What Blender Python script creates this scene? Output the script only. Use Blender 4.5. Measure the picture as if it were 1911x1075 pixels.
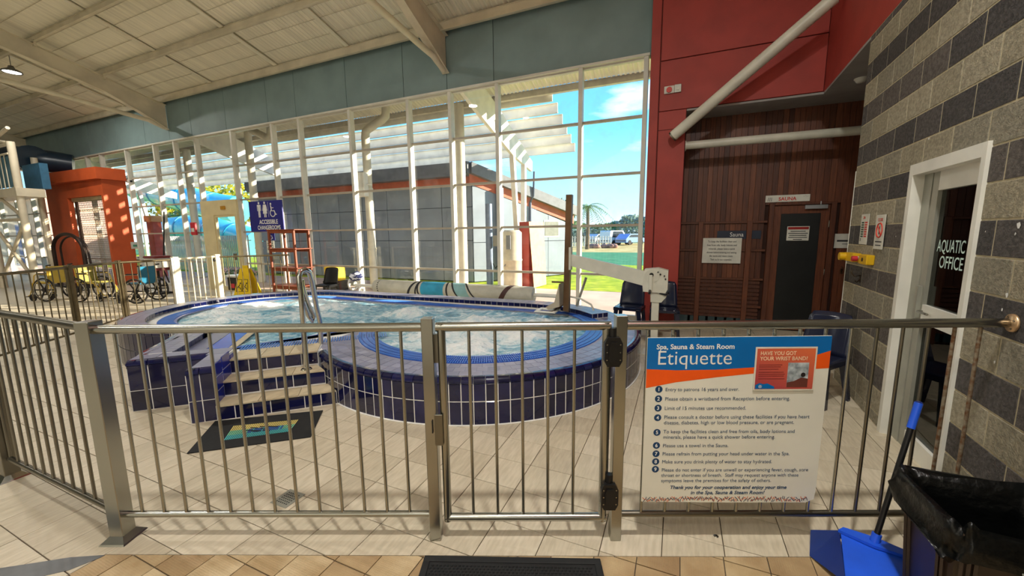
import bpy, bmesh, math, random
from mathutils import Vector, Matrix, noise, geometry
random.seed(7)
for o in list(bpy.data.objects): bpy.data.objects.remove(o)
SC = bpy.context.scene
COL = SC.collection
R = math.radians
# ---------------------------------------------------------------- camera
F_PX, PIT, ROL, YAW, HC = 721.08, R(8.026), R(-.6226), R(23.301), 1.653
IW, IH = 1911.0, 1075.0
def _basis():
    fw = Vector((0, math.cos(PIT), -math.sin(PIT))); rt = Vector((1, 0, 0)); up = Vector((0, math.sin(PIT), math.cos(PIT)))
    c, s = math.cos(ROL), math.sin(ROL)
    Z = Matrix.Rotation(YAW, 3, 'Z')
    return Z @ (c*rt + s*up), Z @ (-s*rt + c*up), Z @ fw
_r, _u, _f = _basis()
CAM = Vector((0, 0, HC))
def ray(x, y): return (x-IW/2)/F_PX*_r - (y-IH/2)/F_PX*_u + _f
def atz(x, y, z=0.0):
    d = ray(x, y); return CAM + d*((z-HC)/d.z)
def aty(x, y, Y):
    d = ray(x, y); return CAM + d*(Y/d.y)
def atx(x, y, X):
    d = ray(x, y); return CAM + d*(X/d.x)
def atpl(x, y, P, n):
    d = ray(x, y); return CAM + d*((Vector(P)-CAM).dot(n)/d.dot(n))
cd = bpy.data.cameras.new('camera'); cam = bpy.data.objects.new('camera', cd); COL.objects.link(cam)
cd.sensor_fit = 'HORIZONTAL'; cd.sensor_width = 36.0; cd.lens = F_PX/IW*36.0; cd.clip_start = .05; cd.clip_end = 600
m = Matrix((( _r.x, _u.x, -_f.x, 0), (_r.y, _u.y, -_f.y, 0), (_r.z, _u.z, -_f.z, HC), (0, 0, 0, 1)))
cam.matrix_world = m
SC.camera = cam
# ---------------------------------------------------------------- world, sun, exposure
SC.view_settings.view_transform = 'Standard'; SC.view_settings.look = 'None'
SC.view_settings.exposure = 0.0; SC.view_settings.gamma = 1.0; SC.view_settings.use_curve_mapping = False
def lin(c):
    return tuple(((v/255)/12.92 if v/255 <= .04045 else ((v/255+.055)/1.055)**2.4) for v in c)
W = bpy.data.worlds.new('sky'); SC.world = W; W.use_nodes = True
nt = W.node_tree; nt.nodes.clear()
def N(nt, t, **kw):
    n = nt.nodes.new(t)
    for k, v in kw.items():
        if k.startswith('i_'): n.inputs[k[2:].replace('_', ' ')].default_value = v
        else: setattr(n, k, v)
    return n
def ramp(nt, stops, interp='LINEAR'):
    n = nt.nodes.new('ShaderNodeValToRGB'); n.color_ramp.interpolation = interp
    el = n.color_ramp.elements
    while len(el) < len(stops): el.new(.5)
    for e, (p, c) in zip(el, stops): e.position = p; e.color = (*c[:3], 1)
    return n
tc = N(nt, 'ShaderNodeTexCoord'); sx = N(nt, 'ShaderNodeSeparateXYZ'); nt.links.new(tc.outputs['Generated'], sx.inputs[0])
rp = ramp(nt, [(0, lin((196, 200, 190))), (.495, lin((226, 240, 248))), (.53, lin((186, 230, 252))), (.62, lin((122, 208, 255))), (.8, lin((70, 160, 245))), (1, lin((50, 125, 230)))])
mm = N(nt, 'ShaderNodeMath', operation='MULTIPLY_ADD'); mm.inputs[1].default_value = .5; mm.inputs[2].default_value = .5
nt.links.new(sx.outputs['Z'], mm.inputs[0]); nt.links.new(mm.outputs[0], rp.inputs[0])
mp = N(nt, 'ShaderNodeMapping'); mp.inputs['Scale'].default_value = (1, 1, 3.2); nt.links.new(tc.outputs['Generated'], mp.inputs[0])
nz = N(nt, 'ShaderNodeTexNoise'); nz.inputs['Scale'].default_value = 4.5; nz.inputs['Detail'].default_value = 6; nt.links.new(mp.outputs[0], nz.inputs[0])
cr = ramp(nt, [(.60, (0, 0, 0)), (.74, (.75, .75, .75))]); nt.links.new(nz.outputs[0], cr.inputs[0])
mx = N(nt, 'ShaderNodeMixRGB'); mx.inputs[2].default_value = (.95, .97, 1, 1)
nt.links.new(cr.outputs[0], mx.inputs[0]); nt.links.new(rp.outputs[0], mx.inputs[1])
bg = N(nt, 'ShaderNodeBackground'); bg.inputs[1].default_value = 1.65; nt.links.new(mx.outputs[0], bg.inputs[0])
ow = N(nt, 'ShaderNodeOutputWorld'); nt.links.new(bg.outputs[0], ow.inputs[0])
SUN_AZ, SUN_EL = R(29), R(16)      # azimuth measured from +X (along the glass wall) towards +Y (outdoors)
sd = Vector((math.cos(SUN_EL)*math.cos(SUN_AZ), math.cos(SUN_EL)*math.sin(SUN_AZ), math.sin(SUN_EL)))
sl = bpy.data.lights.new('sun', 'SUN'); sl.energy = 14.5; sl.angle = R(.6); sl.color = (1, .88, .70)
so = bpy.data.objects.new('sun', sl); COL.objects.link(so); so.rotation_euler = sd.to_track_quat('Z', 'Y').to_euler(); so.location = (20, 30, 30)
# ---------------------------------------------------------------- materials
MATS = {}
def mat(name, col, rough=.5, metal=0.0, var=.06, vscale=6.0, col2=None, bump=0.0, bscale=60.0, spec=.5, stretch=(1, 1, 1), detail=4, emit=0.0, coat=0.0, lo=.35, hi=.65, bstretch=None, rvar=0.0):
    if name in MATS: return MATS[name]
    M = bpy.data.materials.new(name); M.use_nodes = True; t = M.node_tree; b = t.nodes['Principled BSDF']
    c1 = Vector(lin(col)); c2 = Vector(lin(col2)) if col2 else c1*(1-var*2.2)
    if not col2: c1 = c1*(1+var)
    b.inputs['Roughness'].default_value = rough; b.inputs['Metallic'].default_value = metal
    b.inputs['Specular IOR Level'].default_value = spec; b.inputs['Coat Weight'].default_value = coat
    tc = N(t, 'ShaderNodeTexCoord'); mp = N(t, 'ShaderNodeMapping'); mp.inputs['Scale'].default_value = stretch
    oi = N(t, 'ShaderNodeObjectInfo'); ad = N(t, 'ShaderNodeVectorMath', operation='MULTIPLY_ADD')
    ad.inputs[1].default_value = (37, 23, 11); t.links.new(oi.outputs['Random'], ad.inputs[0]); t.links.new(tc.outputs['Object'], ad.inputs[2])
    t.links.new(ad.outputs[0], mp.inputs[0])
    nz = N(t, 'ShaderNodeTexNoise'); nz.inputs['Scale'].default_value = vscale; nz.inputs['Detail'].default_value = detail
    t.links.new(mp.outputs[0], nz.inputs[0])
    rp = ramp(t, [(lo, tuple(c2)), (hi, tuple(c1))]); t.links.new(nz.outputs[0], rp.inputs[0]); t.links.new(rp.outputs[0], b.inputs['Base Color'])
    if rvar:
        mr = N(t, 'ShaderNodeMapRange'); mr.inputs[3].default_value = max(0.02, rough-rvar); mr.inputs[4].default_value = min(1, rough+rvar)
        t.links.new(nz.outputs[0], mr.inputs[0]); t.links.new(mr.outputs[0], b.inputs['Roughness'])
    if bump:
        n2 = N(t, 'ShaderNodeTexNoise'); n2.inputs['Scale'].default_value = bscale; n2.inputs['Detail'].default_value = 3
        if bstretch:
            m2 = N(t, 'ShaderNodeMapping'); m2.inputs['Scale'].default_value = bstretch; t.links.new(ad.outputs[0], m2.inputs[0]); t.links.new(m2.outputs[0], n2.inputs[0])
        else: t.links.new(mp.outputs[0], n2.inputs[0])
        bp = N(t, 'ShaderNodeBump'); bp.inputs['Strength'].default_value = bump; bp.inputs['Distance'].default_value = .01
        t.links.new(n2.outputs[0], bp.inputs['Height']); t.links.new(bp.outputs[0], b.inputs['Normal'])
    if emit:
        b.inputs['Emission Color'].default_value = (*c1, 1); b.inputs['Emission Strength'].default_value = emit
    MATS[name] = M
    return M
def glass_mat(name, tint=(.93, .98, .97), gloss=.08, rough=.0, dirt=0.0):
    if name in MATS: return MATS[name]
    M = bpy.data.materials.new(name); M.use_nodes = True; t = M.node_tree; t.nodes.clear()
    tr = N(t, 'ShaderNodeBsdfTransparent'); tr.inputs[0].default_value = (*tint, 1)
    gl = N(t, 'ShaderNodeBsdfGlossy'); gl.inputs['Roughness'].default_value = rough; gl.inputs[0].default_value = (1, 1, 1, 1)
    fr = N(t, 'ShaderNodeLayerWeight'); fr.inputs[0].default_value = .5
    pw = N(t, 'ShaderNodeMath', operation='POWER'); pw.inputs[1].default_value = 5; t.links.new(fr.outputs['Facing'], pw.inputs[0])
    mu = N(t, 'ShaderNodeMath', operation='MULTIPLY_ADD'); mu.inputs[1].default_value = .5; mu.inputs[2].default_value = gloss; t.links.new(pw.outputs[0], mu.inputs[0]); mu.use_clamp = True
    mx = N(t, 'ShaderNodeMixShader'); t.links.new(mu.outputs[0], mx.inputs[0]); t.links.new(tr.outputs[0], mx.inputs[1]); t.links.new(gl.outputs[0], mx.inputs[2])
    last = mx
    if dirt:
        tc = N(t, 'ShaderNodeTexCoord'); nz = N(t, 'ShaderNodeTexNoise'); nz.inputs['Scale'].default_value = 3; nz.inputs['Detail'].default_value = 8
        t.links.new(tc.outputs['Object'], nz.inputs[0]); rr = ramp(t, [(.5, (0, 0, 0)), (.8, (dirt, dirt, dirt))]); t.links.new(nz.outputs[0], rr.inputs[0])
        df = N(t, 'ShaderNodeBsdfDiffuse'); df.inputs[0].default_value = (.75, .78, .75, 1); m2 = N(t, 'ShaderNodeMixShader')
        t.links.new(rr.outputs[0], m2.inputs[0]); t.links.new(mx.outputs[0], m2.inputs[1]); t.links.new(df.outputs[0], m2.inputs[2]); last = m2
    o = N(t, 'ShaderNodeOutputMaterial'); t.links.new(last.outputs[0], o.inputs[0]); MATS[name] = M
    return M
steel = mat('brushed_steel', (168, 168, 160), .25, 1.0, .025, 2.5, rvar=.05)
steel_dark = mat('aged_steel', (130, 126, 114), .34, 1.0, .05, 3, rvar=.06)
chrome = mat('polished_steel', (205, 205, 200), .1, 1.0, .03)
black_plastic = mat('black_plastic', (16, 16, 17), .42, 0, .1)
white_paint = mat('white_paint', (226, 224, 214), .45, 0, .05, 3)
frame_paint = mat('window_frame_paint', (214, 210, 196), .4, 0, .05, 3)
rust = mat('rusty_steel', (112, 76, 48), .55, .6, .3, 40, col2=(150, 140, 120))
# ---------------------------------------------------------------- mesh helpers
TM = {}                                        # world matrix of every thing/part made here
def wm(o): return TM.get(o.name, Matrix.Identity(4)) if o else Matrix.Identity(4)
def setp(o, label=None, cat=None, group=None, kind=None):
    if label: o['label'] = label
    if cat: o['category'] = cat
    if group: o['group'] = group
    if kind: o['kind'] = kind
    return o
def thing(name, label, cat, loc=(0, 0, 0), rz=0.0, group=None, kind=None, rot=None):
    o = bpy.data.objects.new(name, None); COL.objects.link(o); o.empty_display_size = .1
    Mx = Matrix.Translation(loc) @ (rot.to_4x4() if rot else Matrix.Rotation(rz, 4, 'Z')); o.matrix_world = Mx; TM[o.name] = Mx
    return setp(o, label, cat, group, kind)
class MB:
    def __init__(s): s.v = []; s.f = []; s.sm = []
    def add(s, vs, fs, M=None, smooth=False):
        k = len(s.v)
        s.v += [tuple(M @ Vector(v)) if M else tuple(v) for v in vs]
        s.f += [tuple(i+k for i in f) for f in fs]; s.sm += [smooth]*len(fs); return s
    def box(s, a, b, M=None):
        (x0, y0, z0), (x1, y1, z1) = a, b
        return s.add([(x0,y0,z0),(x1,y0,z0),(x1,y1,z0),(x0,y1,z0),(x0,y0,z1),(x1,y0,z1),(x1,y1,z1),(x0,y1,z1)],
                     [(0,3,2,1),(4,5,6,7),(0,1,5,4),(1,2,6,5),(2,3,7,6),(3,0,4,7)], M)
    def bbox(s, a, b, c=.004, M=None):            # box with chamfered edges
        lo = Vector((min(a[i], b[i]) for i in range(3))); hi = Vector((max(a[i], b[i]) for i in range(3)))
        ce = (lo+hi)/2; h = (hi-lo)/2; c = min(c, *(h*.9)); vs = []; idx = {}
        for sx_ in (-1, 1):
            for sy in (-1, 1):
                for sz in (-1, 1):
                    for ax in range(3):
                        p = Vector((sx_*h.x, sy*h.y, sz*h.z)); q = p.copy()
                        for j in range(3):
                            if j != ax: q[j] -= math.copysign(c, p[j])
                        idx[(sx_, sy, sz, ax)] = len(vs); vs.append(ce+q)
        fs = []
        S = (-1, 1)
        for ax in range(3):
            u, w = [j for j in range(3) if j != ax]
            for sg in S:
                q = []
                for (su, sw) in ((-1, -1), (1, -1), (1, 1), (-1, 1)):
                    k = [0, 0, 0]; k[ax] = sg; k[u] = su; k[w] = sw; q.append(idx[(*k, ax)])
                fs.append(tuple(q))
        for ax in range(3):                      # edges along ax
            u, w = [j for j in range(3) if j != ax]
            for su in S:
                for sw in S:
                    k = [0, 0, 0]; k[u] = su; k[w] = sw; k0 = list(k); k1 = list(k); k0[ax] = -1; k1[ax] = 1
                    fs.append((idx[(*k0, u)], idx[(*k1, u)], idx[(*k1, w)], idx[(*k0, w)]))
        for sx_ in S:
            for sy in S:
                for sz in S: fs.append(tuple(idx[(sx_, sy, sz, a_)] for a_ in range(3)))
        return s.add(vs, fs, M)
    def tube(s, pts, r, n=10, cap=True, closed=False, smooth=True, M=None):
        pts = [Vector(p) for p in pts]; L = len(pts); rs = r if isinstance(r, (list, tuple)) else [r]*L
        vs = []; fs = []; px = None
        for i, p in enumerate(pts):
            a = pts[(i-1) % L] if (i > 0 or closed) else p; b = pts[(i+1) % L] if (i < L-1 or closed) else p
            d = (b-a).normalized()
            if px is None:
                px = d.cross(Vector((0, 0, 1)))
                if px.length < 1e-3: px = d.cross(Vector((0, 1, 0)))
            px = (px - d*px.dot(d)).normalized(); py = d.cross(px)
            for k in range(n):
                t = 2*math.pi*k/n; vs.append(p + (px*math.cos(t) + py*math.sin(t))*rs[i])
        for i in range(L if closed else L-1):
            j = (i+1) % L
            for k in range(n): fs.append((i*n+k, i*n+(k+1) % n, j*n+(k+1) % n, j*n+k))
        s.add(vs, fs, M, smooth)
        if cap and not closed: s.add([vs[k] for k in range(n)][::-1], [tuple(range(n))], M); s.add([vs[(L-1)*n+k] for k in range(n)], [tuple(range(n))], M)
        return s
    def cyl(s, a, b, r, n=14, r2=None, M=None, smooth=True): return s.tube([a, b], [r, r if r2 is None else r2], n, M=M, smooth=smooth)
    def bar(s, a, b, w, h, M=None, up=Vector((0, 0, 1))):   # rectangular section along a line
        a = Vector(a); b = Vector(b); d = (b-a).normalized(); x = d.cross(up)
        if x.length < 1e-3: x = Vector((1, 0, 0))
        x.normalize(); y = x.cross(d); x = x*w/2; y = y*h/2
        return s.add([a-x-y, a+x-y, a+x+y, a-x+y, b-x-y, b+x-y, b+x+y, b-x+y], [(0,1,2,3),(7,6,5,4),(0,4,5,1),(1,5,6,2),(2,6,7,3),(3,7,4,0)], M)
    def prism(s, poly, z0, z1, M=None):           # polygon in xy extruded in z
        n = len(poly); vs = [(p[0], p[1], z0) for p in poly]+[(p[0], p[1], z1) for p in poly]
        tr = geometry.tessellate_polygon([[Vector((p[0], p[1], 0)) for p in poly]])
        fs = [tuple(i+n for i in t) for t in tr]+[tuple(reversed(t)) for t in tr]+[(i, (i+1) % n, (i+1) % n+n, i+n) for i in range(n)]
        return s.add(vs, fs, M)
    def lathe(s, prof, n=20, M=None, smooth=True):     # (r,z) profile
        vs = []; fs = []; L = len(prof)
        for r, z in prof:
            for k in range(n): t = 2*math.pi*k/n; vs.append((r*math.cos(t), r*math.sin(t), z))
        for i in range(L-1):
            for k in range(n): fs.append((i*n+k, i*n+(k+1) % n, (i+1)*n+(k+1) % n, (i+1)*n+k))
        return s.add(vs, fs, M, smooth)
    def sphere(s, c, r, n=12, m=8, sc=(1, 1, 1), M=None):
        prof = [(math.sin(math.pi*i/m), -math.cos(math.pi*i/m)) for i in range(m+1)]
        T = Matrix.Translation(c) @ Matrix.Diagonal((r*sc[0], r*sc[1], r*sc[2], 1))
        return s.lathe(prof, n, (M @ T) if M else T)
    def quad(s, a, b, c, d, M=None): return s.add([a, b, c, d], [(0, 1, 2, 3)], M)
    def mesh(s, name, m):
        me = bpy.data.meshes.new(name); me.from_pydata(s.v, [], s.f); me.materials.append(m)
        if any(s.sm): me.polygons.foreach_set('use_smooth', s.sm)
        me.update(); return me
    def build(s, name, m, parent=None, label=None, cat=None, group=None, kind=None, local=False, fixn=False):
        if parent and not local:
            I = wm(parent).inverted(); s.v = [tuple(I @ Vector(v)) for v in s.v]
        me = s.mesh(name, m)
        if fixn:
            bm = bmesh.new(); bm.from_mesh(me); bmesh.ops.recalc_face_normals(bm, faces=bm.faces); bm.to_mesh(me); bm.free()
        o = bpy.data.objects.new(name, me); COL.objects.link(o)
        if parent: o.parent = parent; TM[o.name] = wm(parent)
        return setp(o, label, cat, group, kind)
def inst(name, me, parent, Mx):
    o = bpy.data.objects.new(name, me); COL.objects.link(o); o.parent = parent; o.matrix_local = wm(parent).inverted() @ Mx; return o
def tile_mesh(name, w, h, t, m, c=.003):         # w along x, h along y, thickness t up +z
    x, y = w/2, h/2; b = MB()
    b.add([(-x,-y,0),(x,-y,0),(x,y,0),(-x,y,0),(-x,-y,t-c),(x,-y,t-c),(x,y,t-c),(-x,y,t-c),(-x+c,-y+c,t),(x-c,-y+c,t),(x-c,y-c,t),(-x+c,y-c,t)],
          [(0,1,5,4),(1,2,6,5),(2,3,7,6),(3,0,4,7),(4,5,9,8),(5,6,10,9),(6,7,11,10),(7,4,8,11),(8,9,10,11)])
    return b.mesh(name, m)
def basis_m(x, y, z, o):
    return Matrix(((x[0], y[0], z[0], o[0]), (x[1], y[1], z[1], o[1]), (x[2], y[2], z[2], o[2]), (0, 0, 0, 1)))
def struct(mb, name, m, parent=None, **kw):
    return mb.build(name, m, parent, kind='structure' if not parent else None, **kw)
def text_mesh(txt, size, bold=0.0, align='LEFT', shear=0.0, spacing=1.0, line=1.0):
    cu = bpy.data.curves.new('txt', 'FONT'); cu.body = txt; cu.size = size; cu.offset = bold*size; cu.align_x = align; cu.shear = shear
    cu.space_character = spacing; cu.space_line = line; cu.resolution_u = 3; cu.extrude = .0001
    o = bpy.data.objects.new('txt', cu); COL.objects.link(o)
    me = bpy.data.meshes.new_from_object(o); bpy.data.objects.remove(o); bpy.data.curves.remove(cu); return me
def text(txt, size, m, parent, Mx, name='lettering', width=None, **kw):
    """flat lettering: local x runs along the line, local y up the letters"""
    me = text_mesh(txt, size, **kw); me.materials.clear(); me.materials.append(m)
    if width and len(me.vertices):
        xs = [v.co.x for v in me.vertices]; w = max(xs)-min(xs)
        if w > 0:
            k = width/w
            for v in me.vertices: v.co.x *= k
    o = bpy.data.objects.new(name, me); COL.objects.link(o); o.parent = parent
    o.matrix_local = wm(parent).inverted() @ Mx
    return o
# ================================================================ SETTING
# ---- spa plan helpers (needed to keep floor tiles out of the spa footprint)
SA = R(43); E1 = Vector((math.cos(SA), math.sin(SA), 0)); E2 = Vector((-math.sin(SA), math.cos(SA), 0))
def st(s, t, z=0.0): return E1*s + E2*t + Vector((0, 0, z))
C1 = Vector((-2.446, 4.651, 0)); R1 = 2.078
C2 = Vector((-6.26, 4.26, 0)); R2 = 1.55
def arc(c, r, a0, a1, n): return [c + Vector((math.cos(a0+(a1-a0)*i/n), math.sin(a0+(a1-a0)*i/n), 0))*r for i in range(n+1)]
RIM = [Vector((x, y, 0)) for x, y in ((-1.09, 5.43), (-1.35, 5.68), (-1.75, 5.88), (-2.25, 5.93), (-2.75, 5.91), (-3.5, 5.88), (-4.4, 5.86), (-5.2, 5.82))]
RIM += arc(C2, R2, R(95), R(298), 30)
RIM += [st(-1.985, 5.5), st(-1.985, 5.1), st(-1.985, 4.73)]
def offset_path(P, d):
    out = []
    for i, p in enumerate(P):
        a = P[max(i-1, 0)]; b = P[min(i+1, len(P)-1)]; t = (b-a).normalized(); out.append(p + Vector((t.y, -t.x, 0))*d)
    return out
RIMO = offset_path(RIM, .27)                    # outer side of the raised rim
aS = math.atan2(st(-.40, 4.005).y-C1.y, st(-.40, 4.005).x-C1.x)
SPA_OUT = arc(C1, R1, aS, R(62), 60) + [Vector((-2.2, 6.42, 0))] + RIMO[4:-3] + [st(-2.25, 5.4), st(-2.25, 4.53), st(-1.61, 4.53), st(-1.61, 4.03), st(-1.41, 4.03), st(-1.41, 4.01)]
def inside(p, poly):
    c = False; n = len(poly)
    for i in range(n):
        a, b = poly[i], poly[i-1]
        if (a[1] > p[1]) != (b[1] > p[1]) and p[0] < (b[0]-a[0])*(p[1]-a[1])/(b[1]-a[1])+a[0]: c = not c
    return c
# ---- floor
m_grout = mat('floor_grout', (86, 74, 58), .8)
def travertine(name, c, c2, bump=.15):
    return mat(name, c, .42, 0, .06, 9, col2=c2, stretch=(6, .9, 1), bump=bump, bscale=25, rvar=.12, detail=6)
m_tiles = [travertine('cream_floor_tile_%d' % i, c, c2) for i, (c, c2) in enumerate((((206, 194, 170), (190, 178, 154)), ((200, 188, 164), (183, 170, 147)), ((212, 200, 177), (197, 185, 161))))]
def slip_mat(name, c, c2):
    M = mat(name, c, .55, 0, .08, 3.5, col2=c2, detail=6); t = M.node_tree; b = t.nodes['Principled BSDF']
    tc = N(t, 'ShaderNodeTexCoord'); ck = N(t, 'ShaderNodeTexVoronoi'); ck.inputs['Scale'].default_value = 95; ck.inputs['Randomness'].default_value = .15
    t.links.new(tc.outputs['Object'], ck.inputs[0]); bp = N(t, 'ShaderNodeBump'); bp.inputs['Strength'].default_value = .5; bp.inputs['Distance'].default_value = .004; bp.invert = True
    t.links.new(ck.outputs['Distance'], bp.inputs['Height']); t.links.new(bp.outputs[0], b.inputs['Normal']); return M
m_slip = [slip_mat('ribbed_floor_tile_%d' % i, c, c2) for i, (c, c2) in enumerate((((196, 172, 132), (160, 132, 94)), ((206, 184, 146), (172, 146, 106)), ((182, 156, 116), (150, 122, 86))))]
flo = struct(MB().box((-40, -10, -.3), (5.5, 7.66, -.006)), 'floor', m_grout); flo['label'] = 'cream tiled pool hall floor with darker ribbed tiles in front of the fence'
LA = Vector((-2.166, 1.043)); LD = Vector((math.cos(R(22.3)), math.sin(R(22.3)))); LN = Vector((-LD.y, LD.x))
def clip(poly, P, n):
    out = []
    for i in range(len(poly)):
        a, b = poly[i-1], poly[i]; da, db = (a-P).dot(n), (b-P).dot(n)
        if (da >= 0) != (db >= 0): out.append(a+(b-a)*(da/(da-db)))
        if db >= 0: out.append(b)
    return out
def tile_zone(x0, px, y0, py, xr, yr, n, mats_, nm, gap, limit, pname):
    cand = []
    for i in range(int((xr[0]-x0)//px), int((xr[1]-x0)//px)+1):
        for j in range(int((yr[0]-y0)//py), int((yr[1]-y0)//py)+1):
            a = Vector((x0+i*px+gap/2, y0+j*py+gap/2)); b = Vector((x0+(i+1)*px-gap/2, y0+(j+1)*py-gap/2))
            q = [a, Vector((b.x, a.y)), b, Vector((a.x, b.y))]
            ql = clip(q, LA+n*.002, n) if n else list(q)
            if pname == 'ribbed_tile' and len(ql) > 2: ql = clip(ql, Vector((-2.705, 0)), Vector((1, 0)))
            if len(ql) < 3: continue
            if all(inside(v, SPA_OUT) for v in ql): continue
            c = (a+b)/2; d = Vector((c.x, c.y, -HC)); dep = d.dot(_f)
            vis = dep > .3 and abs(d.dot(_r)/dep*F_PX) < 1000 and abs(d.dot(_u)/dep*F_PX) < 600
            cand.append(((0 if vis else 1), c.length, q, ql))
    cand.sort(key=lambda e: e[:2])
    shared = [tile_mesh(nm, px-gap, py-gap, .006, m_, .0015) for m_ in mats_]
    rest = MB()
    for k, (v, d, q, ql) in enumerate(cand):
        mi = random.randrange(len(mats_))
        if k < limit:
            if len(ql) == 4 and all((a-b).length < 1e-5 for a, b in zip(sorted(q, key=lambda v_: tuple(v_)), sorted(ql, key=lambda v_: tuple(v_)))):
                c = (q[0]+q[2])/2; inst(pname, shared[mi], flo, Matrix.Translation((c.x, c.y, -.006)))
            else: MB().prism(ql, -.006, 0.0).build(pname, mats_[mi], flo)
        else: rest.prism(ql, -.006, 0.0)
    if rest.v: rest.build(pname+'_field', mats_[0], flo, kind='stuff')
tile_zone(-.31, .30, 1.265, .2875, (-2.7, 4.1), (-1.5, 7.5), LN, m_tiles, 'floor_tile', .005, 215, 'floor_tile')
tile_zone(-.31, .30, 1.265, .2875, (-24, -2.72), (-1.5, 7.5), None, m_tiles, 'floor_tile', .005, 80, 'floor_tile')
tile_zone(-.329, .2035, 1.833, .191, (-2.85, 1.7), (-.6, 2.6), -LN, m_slip, 'ribbed_tile', .005, 200, 'ribbed_tile')
MB().box((-33.9, -8.9, -.006), (4.3, -1.62, -.001)).build('floor_tile_field', m_tiles[0], flo, kind='stuff')
MB().box((-33.9, -1.6, -.006), (-24.1, 7.5, -.001)).build('floor_tile_field', m_tiles[0], flo, kind='stuff')
# grey curved inlay, lower left corner
A0 = [Vector((x, y, 0)) for x, y in ((-3.35, .44), (-3.087, .57), (-2.979, .646), (-2.85, .74), (-2.70, .818))]
B0_ = [Vector((x, y, 0)) for x, y in ((-2.70, .80), (-2.745, .70), (-2.85, .60), (-3.0, .50), (-3.2, .38))]
MB().prism([(p.x, p.y) for p in A0+B0_], 0, .0025).build('curved_floor_inlay', mat('grey_inlay', (120, 122, 124), .35, .3, .1, 5), flo)
# ---- outdoor ground
struct(MB().box((-70, 7.66, -.4), (60, 11.1, -.02)), 'terrace_paving', mat('terrace_paving', (224, 196, 174), .8, 0, .08, 1.2, bump=.1, bscale=20))
def grassy(name, c, c2, sc=3): return mat(name, c, .95, 0, .1, sc, col2=c2, bump=.5, bscale=60, spec=.1, detail=8)
struct(MB().box((-70, 11.1, -.4), (60, 20.5, -.015)), 'lawn', grassy('sunlit_grass', (196, 206, 64), (142, 172, 48)))
struct(MB().box((-70, 20.5, -.4), (60, 33.5, -.02)), 'sports_green', grassy('teal_green_turf', (96, 160, 112), (74, 140, 96), 1.2))
struct(MB().box((-90, 33.5, -.4), (90, 62, -.02)), 'dry_grass_field', grassy('dry_straw_grass', (226, 204, 138), (196, 168, 100), 1))
struct(MB().box((-160, 62, -.4), (160, 260, -.03)), 'far_ground', grassy('far_field', (170, 176, 110), (140, 156, 96), .4))
# ---- roof
YW = 7.6
def roofz(y): return 5.97 + .28*(YW-y)
m_sheet = mat('foil_lined_sheeting', (234, 228, 206), .4, .05, .06, 2.0, stretch=(9, .3, 1), detail=5, rvar=.1)  # streaks along the ribs put rib shading and foil sheen into the colour
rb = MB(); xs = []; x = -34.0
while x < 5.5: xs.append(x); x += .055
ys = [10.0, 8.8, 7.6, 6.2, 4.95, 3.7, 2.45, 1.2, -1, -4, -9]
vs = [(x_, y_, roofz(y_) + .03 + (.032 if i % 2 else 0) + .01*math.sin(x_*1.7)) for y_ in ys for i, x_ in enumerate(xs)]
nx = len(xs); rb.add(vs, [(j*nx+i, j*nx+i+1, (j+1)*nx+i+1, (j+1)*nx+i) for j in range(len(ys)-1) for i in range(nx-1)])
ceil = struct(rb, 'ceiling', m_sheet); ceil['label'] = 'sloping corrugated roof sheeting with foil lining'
rt = MB().add([(-34, 10.1, roofz(10.1)+.12), (5.5, 10.1, roofz(10.1)+.12), (5.5, -9, roofz(-9)+.12), (-34, -9, roofz(-9)+.12)], [(0, 1, 2, 3)])
rt.build('roof_deck', mat('roof_deck', (170, 168, 160), .6), ceil)
m_beam = mat('cream_beam_paint', (218, 208, 182), .5, 0, .07, 2)
for yp, h in ((7.46, .2), (6.2, .18), (4.95, .18), (3.7, .18), (2.45, .18), (1.2, .18), (-.05, .18)):
    z1 = roofz(yp) + .02
    b = MB().box((-33, yp-.006, z1-h), (1.6, yp+.006, z1)).box((-33, yp-.07, z1-h), (1.6, yp, z1-h+.012)).box((-33, yp-.02, z1-.012), (1.6, yp+.06, z1))
    b.build('purlin', m_beam, ceil)
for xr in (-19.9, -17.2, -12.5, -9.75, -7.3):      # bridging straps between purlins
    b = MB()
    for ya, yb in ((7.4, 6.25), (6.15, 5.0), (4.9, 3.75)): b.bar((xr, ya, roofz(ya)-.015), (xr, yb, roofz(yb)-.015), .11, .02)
    b.build('bridging_strap', m_sheet, ceil)
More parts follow.
